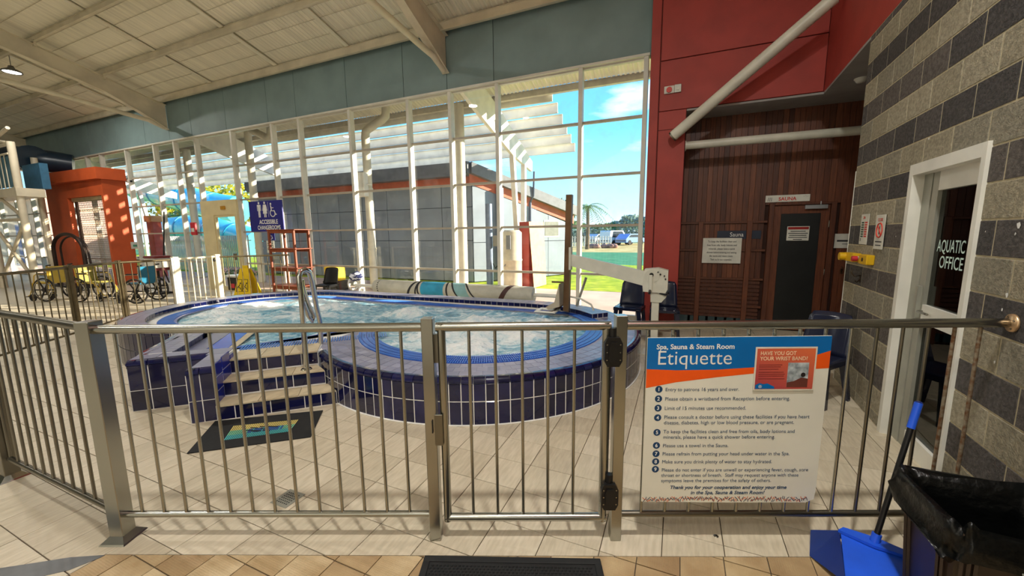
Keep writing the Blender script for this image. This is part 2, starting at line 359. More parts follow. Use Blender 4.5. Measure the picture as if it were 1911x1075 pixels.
# seams across the sheeting
for yq in (7.05, 6.65, 5.8, 5.4, 4.5, 4.1, 3.2): MB().bar((-33, yq, roofz(yq)+.026), (1.6, yq, roofz(yq)+.026), .012, .004).build('mesh_wire', mat('mesh_wire', (206, 198, 174), .5, .2), ceil)
for k, xr in enumerate((-4.75, -15.2, -25.6)):
    t = thing('roof_rafter', ('cream haunched steel rafter ending above the middle of the glass wall', 'long cream steel rafter crossing the upper left of the ceiling', 'cream steel rafter end by the blue slide platform at far left')[k], 'beam', (xr, YW, 5.1), group='roof rafters')
    t['kind'] = 'structure'; del t['category']
    # web profile (y,z) for the plane x = xr
    top = [(7.58, 5.80), (6.2, 6.16), (4.9, 6.50), (3.0, 7.02), (-2, 8.4), (-8.5, 10.2)]
    bot = [(-8.5, 9.75), (-2, 7.95), (3.0, 6.60), (4.36, 6.24), (6.13, 5.78), (6.9, 5.42), (7.58, 5.06)]
    MW = Matrix(((0, 0, 1, xr), (1, 0, 0, 0), (0, 1, 0, 0), (0, 0, 0, 1)))
    MB().prism(top+bot, -.008, .008, MW).build('web', m_beam, t)
    fl = MB()
    for i in range(len(bot)-1): fl.bar((xr, bot[i][0], bot[i][1]), (xr, bot[i+1][0], bot[i+1][1]), .17, .016)
    fl.build('bottom_flange', m_beam, t)
    fl = MB()
    for i in range(len(top)-1): fl.bar((xr, top[i][0], top[i][1]), (xr, top[i+1][0], top[i+1][1]), .17, .016)
    fl.build('top_flange', m_beam, t)
    MB().tube([(xr, 7.5, 5.10), (xr, 7.1, 5.24), (xr, 6.8, 5.26), (xr, 5.3, 5.40), (xr, 3.0, 5.52), (xr, -4, 5.7)], .062, 12).build('strut_pipe', m_beam, t)
    for yp in (6.2, 4.95, 3.7): MB().box((xr-.1, yp-.05, roofz(yp)-.26), (xr+.1, yp+.0, roofz(yp)-.1)).build('purlin_cleat', m_beam, t)
# ---- glass wall: fascia panels, frame, panes
m_fasc = mat('teal_grey_fascia', (128, 150, 150), .55, 0, .05, 1.5, bump=.03, bscale=200)
fas = struct(MB().box((-32, YW+.015, 4.69), (-.55, YW+.12, 6.05)), 'wall_back', mat('fascia_joint', (40, 50, 50), .8)); fas['label'] = 'teal grey panelled fascia above the glass wall'
FX = [-.56, -3.63, -4.75, -5.9, -7.62, -9.4, -10.5, -12.31, -14.0, -15.2, -16.6, -18.4, -20.4, -22.4, -24.2, -26, -28, -30, -32]
for a, b in zip(FX[:-1], FX[1:]): MB().bbox((b+.006, YW, 4.70), (a-.006, YW+.03, 6.02), .003).build('fascia_panel', m_fasc, fas)
MX = [-1.845, -3.565, -4.685, -5.787, -7.53, -9.274, -10.318, -12.05, -13.789, -14.906, -16.06, -17.81, -19.56, -20.625, -22.38, -24.1, -25.9, -27.6, -29.4]
MX = [x_+.038 for x_ in MX]
TZ = [.05, .845, 1.785, 2.725, 3.70, 4.66]
win = thing('window_1', 'tall white framed glass wall of many panes behind the spa', None, (-15, YW, 0), kind='structure')
def part(name, mb, m, parent, **kw): return mb.build(name, m, parent, **kw)
for x_ in MX+[-.66, -31.9]: MB().box((x_-.037, YW-.10, 0), (x_+.037, YW+.035, 4.69)).build('mullion', frame_paint, win)
XE = [-.66]+MX+[-31.9]
m_tran = mat('transom_paint', (176, 166, 148), .4, 0, .06, 3)
dr0, dr1 = 7, 8                                  # bay holding the glazed exit door (between -12.01 and -13.75)
m_gl = glass_mat('window_glass', (.985, .995, .99), .025, 0, .08)
for i in range(len(XE)-1):
    xa, xb = XE[i]-.037, XE[i+1]+.037
    for k, z in enumerate(TZ):
        if i == 8 and k in (0, 1, 2): continue
        h = .045 if 0 < k < 5 else .05
        MB().box((xb, YW-.04, z-h/2), (xa, YW+.03, z+h/2)).build('transom', frame_paint if k in (0, 5) else m_tran, win)
        if k < 5 and not (i == 8 and k < 3): MB().box((xb, YW, z+h/2), (xa, YW+.006, TZ[k+1]-.022)).build('pane', m_gl, win)
MB().box((-31.9, YW-.12, 4.66), (-.6, YW+.05, 4.70)).build('head_trim', frame_paint, win)
MB().box((-31.9, YW-.05, 0), (-.6, YW+.06, .06)).build('sill', frame_paint, win)
# ---- glazed exit door in the glass wall
cream = mat('cream_door_paint', (222, 206, 160), .5, 0, .04, 3)
d1 = thing('door_1', 'cream panelled exit doorway with a glass door onto the slide garden', None, (-12.85, YW-.05, 0), kind='structure')
MB().box((-13.72, YW-.16, 2.30), (-12.0, YW-.04, 2.74)).build('transom_panel', cream, d1)
MB().box((-13.72, YW-.16, 0), (-13.12, YW-.04, 2.30)).build('side_panel', cream, d1)
MB().box((-12.10, YW-.16, 0), (-12.0, YW-.04, 2.30)).build('jamb', cream, d1)
MB().box((-13.12, YW-.14, 2.24), (-12.1, YW-.08, 2.30)).box((-13.12, YW-.14, 0), (-12.1, YW-.08, .12)).box((-13.12, YW-.14, .12), (-13.07, YW-.08, 2.24)).box((-12.15, YW-.14, .12), (-12.1, YW-.08, 2.24)).build('door_frame', cream, d1)
MB().box((-13.07, YW-.115, .12), (-12.15, YW-.105, 2.24)).build('pane', m_gl, d1)
MB().box((-12.70, YW-.19, 2.46), (-12.50, YW-.16, 2.56)).build('exit_light', mat('amber_lamp', (196, 140, 40), .4), d1)
MB().box((-12.30, YW-.20, .95), (-12.24, YW-.14, 1.15)).build('handle', steel, d1)
# ---- red panelled wall over the sauna alcove
m_red = mat('brick_red_cladding', (158, 54, 44), .6, 0, .06, 3, bump=.12, bscale=180)
m_redj = mat('red_joint', (92, 30, 24), .8)
YR, XRL, ZS = 7.0, -.545, 3.57
wr = struct(MB().box((XRL, YR+.02, 0), (.02, YW+.3, 3.57)).box((XRL, YR+.02, 3.57), (1.78, YW+.3, 9)), 'wall_red', m_redj); wr['label'] = 'brick red panelled wall between the glass wall and the sauna alcove'
for (xa, xb, za, zb) in ((XRL, -.40, 0, 9), (-.39, .02, 0, 3.57), (-.39, 1.77, 3.58, 4.33), (-.39, 1.77, 4.345, 6.6), (-.39, 1.77, 6.615, 9)):
    MB().bbox((xa, YR, za), (xb-.008, YR+.025, zb), .003).build('cladding_panel', m_red, wr)
XB = lambda y: 1.625 + .0535*(y-4.324)
MB().bbox((-.39, YR-.004, 3.28), (.02, YR+.02, 3.29), .001).build('cladding_joint', m_redj, wr)
# red bulkhead above the block wall
pl = [(1.77, 7.02), (XB(5.27), 5.27), (XB(-3), -3), (4.5, -3), (4.5, 7.02)]
wb = struct(MB().prism(pl, ZS, 9.0), 'wall_bulkhead', m_red); wb['label'] = 'red bulkhead above the block wall and alcove'
sof = struct(MB().prism([(.02, 7.0), (1.77, 7.0), (XB(5.27), 5.27), (4.5, 5.27), (4.5, 7.62), (.02, 7.62)], ZS-.03, ZS-.002), 'ceiling_alcove', mat('grey_soffit', (150, 146, 142), .8, 0, .05, 4, bump=.1, bscale=100)); sof['label'] = 'grey soffit over the sauna alcove'
# ---- sauna wall: timber boards
YS = 7.58
woods = [mat('sauna_board_%d' % i, c, .5, 0, .1, 6, col2=c2, stretch=(9, 9, .7), bump=.12, bscale=30, bstretch=(20, 20, 1)) for i, (c, c2) in enumerate((((100, 54, 31), (78, 40, 24)), ((112, 61, 35), (88, 46, 27)), ((88, 46, 28), (68, 34, 21)), ((122, 69, 41), (96, 52, 31))))]
wsn = struct(MB().box((.0, YS+.03, 0), (4.4, YS+.2, ZS-.03)), 'wall_sauna', mat('board_gap', (52, 26, 16), .9)); wsn['label'] = 'dark red timber boarded sauna wall'
x = .03; DX0, DX1 = 1.33, 2.21
while x < 2.9:
    w = random.uniform(.07, .085)
    z0 = 0.02 if x+w < DX0+.01 or x > DX1-.01 else 2.07
    MB().bbox((x, YS, z0), (x+w-.003, YS+.035, ZS-.03), .0012).build('board', random.choice(woods), wsn); x += w
MB().box((2.9, 5.2, 0), (4.4, YS+.2, 3.57)).build('alcove_return', woods[2], wsn)
# dado lattice frame with uprights and rails left of the sauna door
for xa in (.30, 1.03): MB().bbox((xa, YS-.07, 0), (xa+.075, YS-.03, 1.82), .004).build('upright', woods[1], wsn)
for z in (.37, .84, 1.33, 1.80): MB().bbox((.02, YS-.03, z-.018), (1.32, YS, z+.018), .003).build('rail', woods[0], wsn)
z = .08
while z < .82:
    MB().bbox((.02, YS-.02, z), (1.28, YS-.004, z+.05), .003).build('slat', woods[2], wsn); z += .068
for i in range(9): inst('skirting_tile', tile_mesh('skirting_tile', .19, .12, .008, mat('teal_tile', (40, 62, 66), .2)), wsn, basis_m((1, 0, 0), (0, 0, 1), (0, -1, 0), (.15+.145*i, YS-.022, .10)))
# sauna door
d2 = thing('door_2', 'brown timber sauna door with a black panel', None, (1.77, YS, 0), kind='structure')
for a, b in (((DX0, 0), (DX0+.07, 2.09)), ((DX1-.07, 0), (DX1, 2.09)), ((DX0+.07, 2.055), (DX1-.07, 2.09))): MB().bbox((a[0], YS-.05, a[1]), (b[0], YS+.04, b[1]), .004).build('door_frame', woods[0], d2)
dl = MB().bbox((DX0+.075, YS-.02, .02), (DX1-.075, YS+.02, 2.05), .003).build('door_leaf', woods[1], d2)
MB().bbox((DX0+.17, YS-.032, .12), (DX1-.19, YS-.018, 1.92), .003).build('black_panel', mat('black_panel', (20, 22, 22), .45, 0, .15, 4), d2, label='matt black door panel')
MB().bbox((1.80, YS-.08, 1.985), (2.09, YS-.03, 2.045), .005).cyl((2.0, YS-.06, 2.05), (2.0, YS-.06, 2.10), .008).build('door_closer', mat('satin_silver', (196, 198, 200), .35, .7), d2)
for z in (.3, 1.0, 1.75): MB().cyl((DX1-.075, YS-.03, z-.05), (DX1-.075, YS-.03, z+.05), .008).build('hinge', steel, d2)
# ---- block wall with the aquatic office door
YF, YN = 5.27, -1.6                               # far end, near end
bd = Vector((XB(0)-XB(1), -1, 0)).normalized(); bn = Vector((-1, .0535, 0)).normalized()   # towards the camera; outward normal
DYa, DYb, DZ = 3.10, 3.955, 2.11                    # door opening
m_mort = mat('pale_mortar', (188, 176, 146), .9, 0, .08, 30, bump=.3, bscale=200)
def slab(y0, y1, z0, z1, d0, d1):                   # block of wall between two y's; d0..d1 distance along the outward normal
    q = []
    for y_ in (y0, y1):
        P = Vector((XB(y_), y_, 0)); q += [P+bn*d0, P+bn*d1]
    return [(q[0].x, q[0].y), (q[1].x, q[1].y), (q[3].x, q[3].y), (q[2].x, q[2].y)], z0, z1
wmb = MB()
for (a, b, z0, z1) in ((DYb, YF, 0, ZS), (YN, DYa, 0, ZS), (DYa, DYb, DZ, ZS)): wmb.prism(*slab(a, b, z0, z1, -.19, -.002))
wrt = struct(wmb, 'wall_right', m_mort, fixn=True); wrt['label'] = 'banded dark and light grey concrete block wall on the right'
m_dark = [mat('dark_grey_block_%d' % i, c, .9, 0, .16, 45, bump=.5, bscale=110, spec=.2) for i, c in enumerate(((88, 84, 82), (78, 75, 74), (98, 92, 88)))]
m_light = [mat('light_grey_block_%d' % i, c, .9, 0, .13, 45, bump=.5, bscale=110, spec=.2) for i, c in enumerate(((152, 144, 124), (142, 136, 120), (160, 152, 132)))]
PB = .3655
bmesh_cache = {}
for k in range(-1, 18):
    z0 = max(0.0, .1+.2*k); z1 = min(.1+.2*(k+1), ZS-.002); dark = k % 2 == 1 and k >= 0
    off = 2.938 if dark else 2.938+PB/2
    j = int((YN-off)//PB)
    while off+j*PB < YF:
        a, b = max(off+j*PB, YN), min(off+(j+1)*PB, YF); j += 1
        segs = [(a, b)]
        if z0 < DZ-.02:
            zz1 = z1
            segs = [(a, min(b, DYa)), (max(a, DYb), b)]
        for (sa, sb) in segs:
            if sb-sa < .02: continue
            w, h = sb-sa-.012, z1-z0-.011
            key = (round(w, 3), round(h, 3), dark, random.randrange(3))
            if key not in bmesh_cache: bmesh_cache[key] = tile_mesh('block', w, h, .010, (m_dark if dark else m_light)[key[3]], .002)
            c = Vector((XB((sa+sb)/2), (sa+sb)/2, (z0+z1)/2)) - bn*.009
            inst('block', bmesh_cache[key], wrt, basis_m(bd, (0, 0, 1), bn, c))
MB().prism(*slab(YF-.003, YF+.006, 0, 2.26, -.02, .004)).build('corner_angle', white_paint, wrt, label='white corner angle')
# white paint chips on the blocks
m_chip = mat('white_paint_chip', (226, 226, 222), .7)
for (px, py, r_) in ((1827, 416, .012), (1903, 420, .014), (1897, 436, .007), (1807, 535, .014), (1881, 550, .013), (1872, 578, .009), (1841, 432, .004), (1858, 676, .008), (1735, 258, .01), (1673, 441, .006)):
    P = atpl(px, py, (XB(4), 4, 0), bn); b = MB()
    n_ = 7; b.add([tuple(P+bn*.004+bd*(math.cos(i*6.283/n_)*r_*random.uniform(.5, 1.1))+Vector((0, 0, math.sin(i*6.283/n_)*r_*random.uniform(.6, 1.5)))) for i in range(n_)], [tuple(range(n_))]); b.build('paint_chip', m_chip, wrt)
# office behind the glass (dark room)
m_off = mat('office_grey_wall', (96, 98, 96), .8)
struct(MB().box((3.6, 1.6, 0), (3.7, 5.2, 3)).box((1.75, 5.1, 0), (3.7, 5.2, 3)).box((1.75, 1.6, 0), (3.7, 1.7, 3)).box((1.72, 1.6, 2.6), (3.7, 5.2, 2.7)), 'wall_office', m_off)
d3 = thing('door_3', 'white framed glass office door lettered in the block wall', None, (XB(3.5), 3.5, 0), kind='structure')
def wbox(y0, y1, z0, z1, da, db): return MB().prism(*slab(y0, y1, z0, z1, da, db))
for a in ((DYa-.03, DYa+.012, 0, DZ+.02, -.10, .02), (DYb-.035, DYb+.02, 0, DZ+.02, -.10, .02), (DYa+.012, DYb-.035, DZ-.06, DZ+.02, -.10, .02)): wbox(*a).build('architrave', white_paint, d3, fixn=True)
grey_al = mat('grey_aluminium', (158, 158, 146), .45, .3, .05)
wbox(DYb-.15, DYb-.035, 0, DZ-.06, -.13, -.05).build('sidelight_jamb', grey_al, d3, fixn=True)
wbox(DYb-.235, DYb-.155, 0.0, DZ-.06, -.11, -.055).build('door_stile', grey_al, d3, fixn=True)
wbox(DYa+.014, DYa+.045, 0.0, DZ-.06, -.11, -.055).build('door_stile', white_paint, d3, fixn=True)
wbox(DYa+.06, DYb-.235, 1.92, DZ-.06, -.11, -.055).build('top_rail', white_paint, d3, fixn=True)
wbox(DYa+.06, DYb-.235, .98, 1.11, -.11, -.055).build('mid_rail', white_paint, d3, fixn=True)
wbox(DYa+.06, DYb-.235, 0, .14, -.11, -.055).build('bottom_rail', white_paint, d3, fixn=True)
m_dg = glass_mat('dark_door_glass', (.32, .36, .35), .08)
wbox(DYa+.06, DYb-.235, 1.11, 1.92, -.085, -.078).build('pane', m_dg, d3, fixn=True)
wbox(DYa+.06, DYb-.235, .14, .98, -.085, -.078).build('pane', m_dg, d3, fixn=True)
wbox(DYb-.21, DYb-.17, 1.0, 1.24, -.055, -.03).build('lock_case', grey_al, d3, fixn=True)
hp = Vector((XB(DYb-.25), DYb-.25, 1.06)); MB().tube([hp-bn*.08, hp-bn*.03, hp-bn*.03+bd*.13], .009, 8).build('handle', steel, d3)
m_let = mat('white_lettering', (206, 232, 222), .6)
def onwall(y, z, d): return basis_m(bd, (0, 0, 1), bn, Vector((XB(y), y, z))+bn*d)
gl_n = -.076
def glass_at(px, py):
    P = atpl(px, py, Vector((XB(3.5), 3.5, 0))+bn*gl_n, bn); return P
for t_, p0, p1, py in (('AQUATIC', 1748, 1800, 469), ('OFFICE', 1751, 1795, 499)):
    A = glass_at(p0, py); B = glass_at(p1, py+3)
    text(t_, .118, m_let, d3, basis_m(bd, (0, 0, 1), bn, A), width=abs(A.y-B.y), bold=.004)
# ---- hall beyond the frame: plain end walls that close the room
m_plain = mat('plain_cream_wall', (190, 190, 182), .8)
struct(MB().box((4.4, -10, 0), (4.6, 5.3, 3.57)), 'wall_side', m_plain)
struct(MB().box((-34.2, -9.2, 0), (4.6, -9.0, 10.6)), 'wall_front', m_plain)
struct(MB().box((-34.4, -9.2, 0), (-34.2, 7.7, 10.6)), 'wall_left', m_plain)
# ================================================================ SPA POOL
ZD, ZR = .43, .50                                 # deck and raised-rim heights
navy = [mat('navy_glazed_tile_%d' % i, c, .12, 0, .12, 5, coat=.3) for i, c in enumerate(((15, 17, 62), (12, 14, 54), (18, 21, 72)))]
decks = [mat('slate_blue_deck_tile_%d' % i, c, .32, 0, .08, 6, rvar=.1) for i, c in enumerate(((136, 137, 160), (126, 128, 152), (146, 146, 168)))]
m_wg = mat('white_grout', (232, 230, 224), .8)
m_brt = mat('bright_blue_tile', (20, 84, 204), .25, 0, .08, 4)
beige = [mat('beige_step_tile_%d' % i, c, .45, 0, .07, 7, stretch=(3, 1, 1), detail=6) for i, c in enumerate(((206, 190, 158), (196, 180, 148)))]
spa = thing('spa_pool', 'kidney shaped spa pool clad in navy tiles with bubbling water', 'spa', (-4.2, 4.4, 0))
# core up to just under the deck
land = [st(-1.41, 4.01), st(-1.41, 4.49)]
aL = math.atan2(st(-.60, 4.49).y-C1.y, st(-.60, 4.49).x-C1.x)
CORE = SPA_OUT[:-1]                               # stops at st(-1.41,4.03)
CORE = CORE[:-1] + [st(-1.41, 4.03), st(-1.41, 4.49)] + arc(C1, R1, aL, aS, 6)[:-1]
WAT = [st(-1.50, 5.02), st(-.02, 5.02)]
C1w = Vector((-2.40, 4.58, 0))
a0 = math.atan2(st(.05, 5.02).y-C1w.y, st(.05, 5.02).x-C1w.x)
W1 = arc(C1w, 1.38, R(205), R(360+50), 44)
W2 = arc(C2+Vector((.05, 0, 0)), 1.22, R(90), R(292), 30)
WAT = [st(-1.50, 5.02)] + W1 + [Vector((-2.4, 5.62, 0)), Vector((-4.0, 5.53, 0)), Vector((-5.4, 5.5, 0))] + W2
def ringmesh(outer, hole, z, name, m, parent, zb):
    mb = MB(); A = [Vector((p[0], p[1], z)) for p in outer]; B = [Vector((p[0], p[1], z)) for p in hole]
    tr = geometry.tessellate_polygon([A, B]); P = A+B
    mb.add(P, [tuple(t) for t in tr])
    for L in (A, B):
        n = len(L)
        mb.add(L+[Vector((p.x, p.y, zb)) for p in L], [(i, (i+1) % n, (i+1) % n+n, i+n) for i in range(n)])
    return mb.build(name, m, parent, fixn=False)
ringmesh(CORE, WAT, ZD-.056, 'body', m_wg, spa, 0.0)
CORE2 = [p if (p-C1).length < R1-.02 or i > 60 and i < len(CORE)-6 else C1+(p-C1).normalized()*(R1-.05) for i, p in enumerate(CORE)]
ringmesh(CORE2, WAT, ZD-.006, 'deck_slab', m_wg, spa, ZD-.06)
# water with foam
def water_mat():
    M = bpy.data.materials.new('bubbling_water'); M.use_nodes = True; t = M.node_tree; b = t.nodes['Principled BSDF']; MATS['bubbling_water'] = M
    tc = N(t, 'ShaderNodeTexCoord'); n1 = N(t, 'ShaderNodeTexNoise'); n1.inputs['Scale'].default_value = 3.2; n1.inputs['Detail'].default_value = 9; n1.inputs['Roughness'].default_value = .68; n1.inputs['Distortion'].default_value = 1.4
    t.links.new(tc.outputs['Object'], n1.inputs[0])
    at = N(t, 'ShaderNodeVertexColor'); at.layer_name = 'foam'
    ad = N(t, 'ShaderNodeMath', operation='ADD'); t.links.new(n1.outputs[0], ad.inputs[0]); t.links.new(at.outputs[0], ad.inputs[1])
    r1 = ramp(t, [(.38, lin((62, 136, 166))), (.50, lin((138, 190, 210))), (.60, lin((206, 226, 232))), (.74, lin((242, 247, 247)))]); t.links.new(ad.outputs[0], r1.inputs[0]); t.links.new(r1.outputs[0], b.inputs['Base Color'])
    r2 = ramp(t, [(.4, (.06, .06, .06)), (.75, (.45, .45, .45))]); t.links.new(ad.outputs[0], r2.inputs[0]); t.links.new(r2.outputs[0], b.inputs['Roughness'])
    n2 = N(t, 'ShaderNodeTexNoise'); n2.inputs['Scale'].default_value = 16; n2.inputs['Detail'].default_value = 5; n2.inputs['Distortion'].default_value = .8; t.links.new(tc.outputs['Object'], n2.inputs[0])
    bp = N(t, 'ShaderNodeBump'); bp.inputs['Strength'].default_value = .8; bp.inputs['Distance'].default_value = .04; t.links.new(n2.outputs[0], bp.inputs['Height']); t.links.new(bp.outputs[0], b.inputs['Normal'])
    return M
jets = [(-2.75, 3.75), (-2.1, 3.62), (-1.75, 4.3), (-2.6, 4.8), (-1.7, 5.0), (-3.9, 4.9), (-5.6, 4.9), (-6.9, 4.6), (-6.9, 3.8), (-6.2, 3.6), (-5.3, 4.2), (-2.3, 4.25), (-6.4, 5.1), (-7.1, 4.2)]
wb_ = MB(); cs = .045; idx = {}; foam = []
x0, x1, y0, y1 = -7.7, -.9, 2.6, 5.9
big = WAT
nxw, nyw = int((x1-x0)/cs), int((y1-y0)/cs)
ok = {}
for i in range(nxw):
    for j in range(nyw): ok[i, j] = inside((x0+(i+.5)*cs, y0+(j+.5)*cs), big)
def wv(i, j):
    if (i, j) in idx: return idx[i, j]
    x, y = x0+i*cs, y0+j*cs
    h = .022*noise.noise((x*2.1, y*2.1, 0)) + .014*noise.noise((x*6, y*6, 3)) + .007*noise.noise((x*15, y*15, 6)); f = 0
    for jx, jy in jets:
        d2 = (x-jx)**2+(y-jy)**2; g = math.exp(-d2/.05); h += g*.10*(.6+.8*noise.noise((x*9, y*9, 1))); f += math.exp(-d2/.11)*.26
    idx[i, j] = len(wb_.v); wb_.v.append((x, y, .40+h)); foam.append(min(.20, f)-.01); return idx[i, j]
for (i, j), q in ok.items():
    near = q or any(ok.get((i+a, j+b), False) for a in (-1, 0, 1) for b in (-1, 0, 1))
    if near: wb_.f.append((wv(i, j), wv(i+1, j), wv(i+1, j+1), wv(i, j+1))); wb_.sm.append(True)
wo = wb_.build('water', water_mat(), spa, label='foaming pale turquoise water')
ca = wo.data.color_attributes.new('foam', 'FLOAT_COLOR', 'POINT')
for k, f in enumerate(foam): ca.data[k].color = (f, f, f, 1)
# gutter grate around the water (radial slats)
m_gut = mat('blue_gutter', (18, 66, 168), .3, 0, .08, 3); m_slat = mat('blue_grate_slat', (76, 132, 214), .3, 0, .06, 5)
GO = [st(-1.78, 4.81)] + [C1w+(p-C1w).normalized()*1.60 for p in W1] + [Vector((-2.4, 5.80, 0)), Vector((-4.0, 5.72, 0)), Vector((-5.4, 5.68, 0))] + [C2+(p-C2).normalized()*1.42 for p in W2[:-1]] + [st(-1.74, 5.85)]
ringmesh(GO, [st(-1.50, 5.02)]+WAT[1:], ZD-.001, 'gutter', m_gut, spa, ZD-.03)
gs = MB()
L = [(p, q) for p, q in zip(W1, [C1w+(p-C1w).normalized()*1.60 for p in W1])]
n_ = 230
for i in range(n_):
    a = R(212)+(R(405)-R(212))*i/n_; d = Vector((math.cos(a), math.sin(a), 0)); gs.bar(C1w+d*1.385+Vector((0, 0, ZD+.003)), C1w+d*1.595+Vector((0, 0, ZD+.003)), .011, .008)
for i in range(56):
    s = -1.42+i*.0275; gs.bar(st(s, 4.83, ZD+.003), st(s, 5.01, ZD+.003), .012, .008)
for i in range(150):
    a = R(92)+R(195)*i/150; d = Vector((math.cos(a), math.sin(a), 0)); gs.bar(C2+d*1.23+Vector((0, 0, ZD+.003)), C2+d*1.41+Vector((0, 0, ZD+.003)), .011, .008)
for i in range(110):
    x = -2.4-i*.028; gs.bar((x, 5.60-.03*i/110, ZD+.003), (x, 5.76-.03*i/110, ZD+.003), .011, .008)
gs.build('gutter_grate', m_slat, spa, kind='stuff')
for r_ in (1.44, 1.50, 1.56): MB().tube([p+Vector((0, 0, ZD+.006)) for p in arc(C1w, r_, R(212), R(405), 70)], .005, 5).build('gutter_rib', m_gut, spa)
# wall tiles round the front of the round bay: two courses and a rounded nosing
pitch = .1065; n_c = int(R1*(R(48)-aL)/pitch)
tmw = [tile_mesh('navy_tile', pitch-.008, .212, .008, m_, .002) for m_ in navy]; tmw2 = [tile_mesh('navy_tile', pitch-.008, .152, .008, m_, .002) for m_ in navy]
def nosing(name, w, m_):
    b = MB(); r = .048; n = 5; vs = []
    for x in (-w/2, w/2):
        for i in range(n+1):
            t = math.pi/2*i/n; vs.append((x, -r+.008+math.cos(t)*r, -r+math.sin(t)*r))
        vs += [(x, -.068, 0), (x, -.068, -.008), (x, 0, -.048)]
    k = n+4; b.add(vs, [(i, i+1, i+1+k, i+k) for i in range(n+1)]+[tuple(range(k))[::-1], tuple(range(k, 2*k))]); return b.mesh(name, m_)
nos = [nosing('nosing_tile', pitch-.007, m_) for m_ in navy]
def wall_col(P, out, tx):                           # two courses + nosing at plan point P on the wall face, outward normal out
    for z, ms in ((.110, tmw), (.299, tmw2)):
        inst('wall_tile', random.choice(ms), spa, basis_m(tx, (0, 0, 1), out, P-out*.003+Vector((0, 0, z))))
    inst('nosing_tile', random.choice(nos), spa, basis_m(tx, out, (0, 0, 1), P+Vector((0, 0, ZD))))
for i in range(n_c):
    a = aL+(i+.5)*pitch/R1; d = Vector((math.cos(a), math.sin(a), 0)); t = Vector((-d.y, d.x, 0)); wall_col(C1+d*(R1-.004), d, t)
# deck rings on the round bay
bed = [C1+Vector((math.cos(R(a)), math.sin(R(a)), 0))*2.03 for a in range(-124, 46, 3)] + [C1w+Vector((math.cos(R(a)), math.sin(R(a)), 0))*1.605 for a in range(45, -151, -3)] + [st(-.60, 4.80), st(-.61, 4.50)]
MB().prism([(p.x, p.y) for p in bed], ZD-.0062, ZD-.0035).build('deck_bed', mat('deck_joint', (150, 150, 168), .6), spa, fixn=True)
for k in range(4):
    r_ = 1.955-.104*k; npc = int(r_*(R(42)-R(-148))/.104); ms = [tile_mesh('deck_tile', .0985, .0985, .006, m_, .0015) for m_ in decks]
    for i in range(npc):
        a = R(-148)+(i+.5)*.104/r_; d = Vector((math.cos(a), math.sin(a), 0)); P = C1+d*r_
        if (P-C1w).length < 1.645 or P.dot(E1) < -.54 or P.dot(E2) > 4.78 and P.dot(E1) < .1: continue
        inst('deck_tile', random.choice(ms), spa, basis_m((-d.y, d.x, 0), d, (0, 0, 1), P+Vector((0, 0, ZD-.006))))
# entry blocks, raised rim and cap
def solid(poly, z0, z1, name, m_): return MB().prism([(p.x, p.y) for p in poly], z0, z1).build(name, m_, spa, fixn=True)
m_cap = decks[0]
solid([st(-2.246, 4.534), st(-1.614, 4.534), st(-1.614, 4.034), st(-1.414, 4.034), st(-1.414, 4.70), st(-1.985, 4.73), st(-2.246, 4.73)], 0, ZR-.056, 'entry_block', m_wg)
solid([st(-2.20, 4.58), st(-1.566, 4.58), st(-1.566, 4.08), st(-1.414, 4.08), st(-1.414, 4.70), st(-1.985, 4.73), st(-2.20, 4.73)], ZR-.06, ZR-.006, 'entry_cap', m_wg)
def course(A, B, zs, name, meshes_for, out, w, top=None):
    d = (B-A); L = d.length; n = max(1, round(L/w)); d = d/L; p = L/n
    for i in range(n):
        P = A+d*(p*(i+.5))
        for z, h in zs:
            key = (round(p, 4), h)
            ms = meshes_for.setdefault(key, [tile_mesh(name, p-.008, h, .008, m_, .002) for m_ in navy])
            inst(name, random.choice(ms), spa, basis_m(d, (0, 0, 1), out, P-out*.005+Vector((0, 0, z))))
        if top:
            ms = meshes_for.setdefault((round(p, 4), 'n'), [nosing('nosing_tile', p-.007, m_) for m_ in navy])
            inst('nosing_tile', random.choice(ms), spa, basis_m(d, out, (0, 0, 1), P+Vector((0, 0, top))))
mc = {}
two = [(.102, .196), (.327, .242)]
course(st(-2.25, 4.53), st(-1.61, 4.53), two, 'wall_tile', mc, -E2, .15, ZR)
course(st(-1.61, 4.53), st(-1.61, 4.03), two, 'wall_tile', mc, -E1, .15, ZR)
course(st(-1.61, 4.03), st(-1.41, 4.03), two, 'wall_tile', mc, -E2, .10, ZR)
course(st(-2.25, 5.5), st(-2.25, 4.53), two, 'wall_tile', mc, -E1, .15, ZR)
m_lit = mat('lit_navy_tile', (30, 44, 150), .15, 0, .08, 4)  # navy side tiles in a brighter blue for the light they catch
for tt, zz in ((4.15, .075), (4.37, .22), (4.59, .3)):
    for kk in range(3):
        z = zz+.11+.13*kk
        if z < ZR-.03: inst('side_tile', tile_mesh('side_tile', .21, .125, .007, m_lit), spa, basis_m(E2, (0, 0, 1), E1, st(-1.414, tt, z)))
# cap tiles on entry block
for s0, s1, t0, t1 in [(-2.24, -2.04, 4.57, 4.73), (-2.03, -1.83, 4.57, 4.73), (-1.82, -1.62, 4.57, 4.73), (-1.58, -1.43, 4.07, 4.28), (-1.58, -1.43, 4.285, 4.49), (-1.61, -1.43, 4.495, 4.70)]:
    MB().prism([(p.x, p.y) for p in (st(s0, t0), st(s1, t0), st(s1, t1), st(s0, t1))], ZR-.006, ZR+.001).build('cap_tile', random.choice(decks), spa, fixn=True)
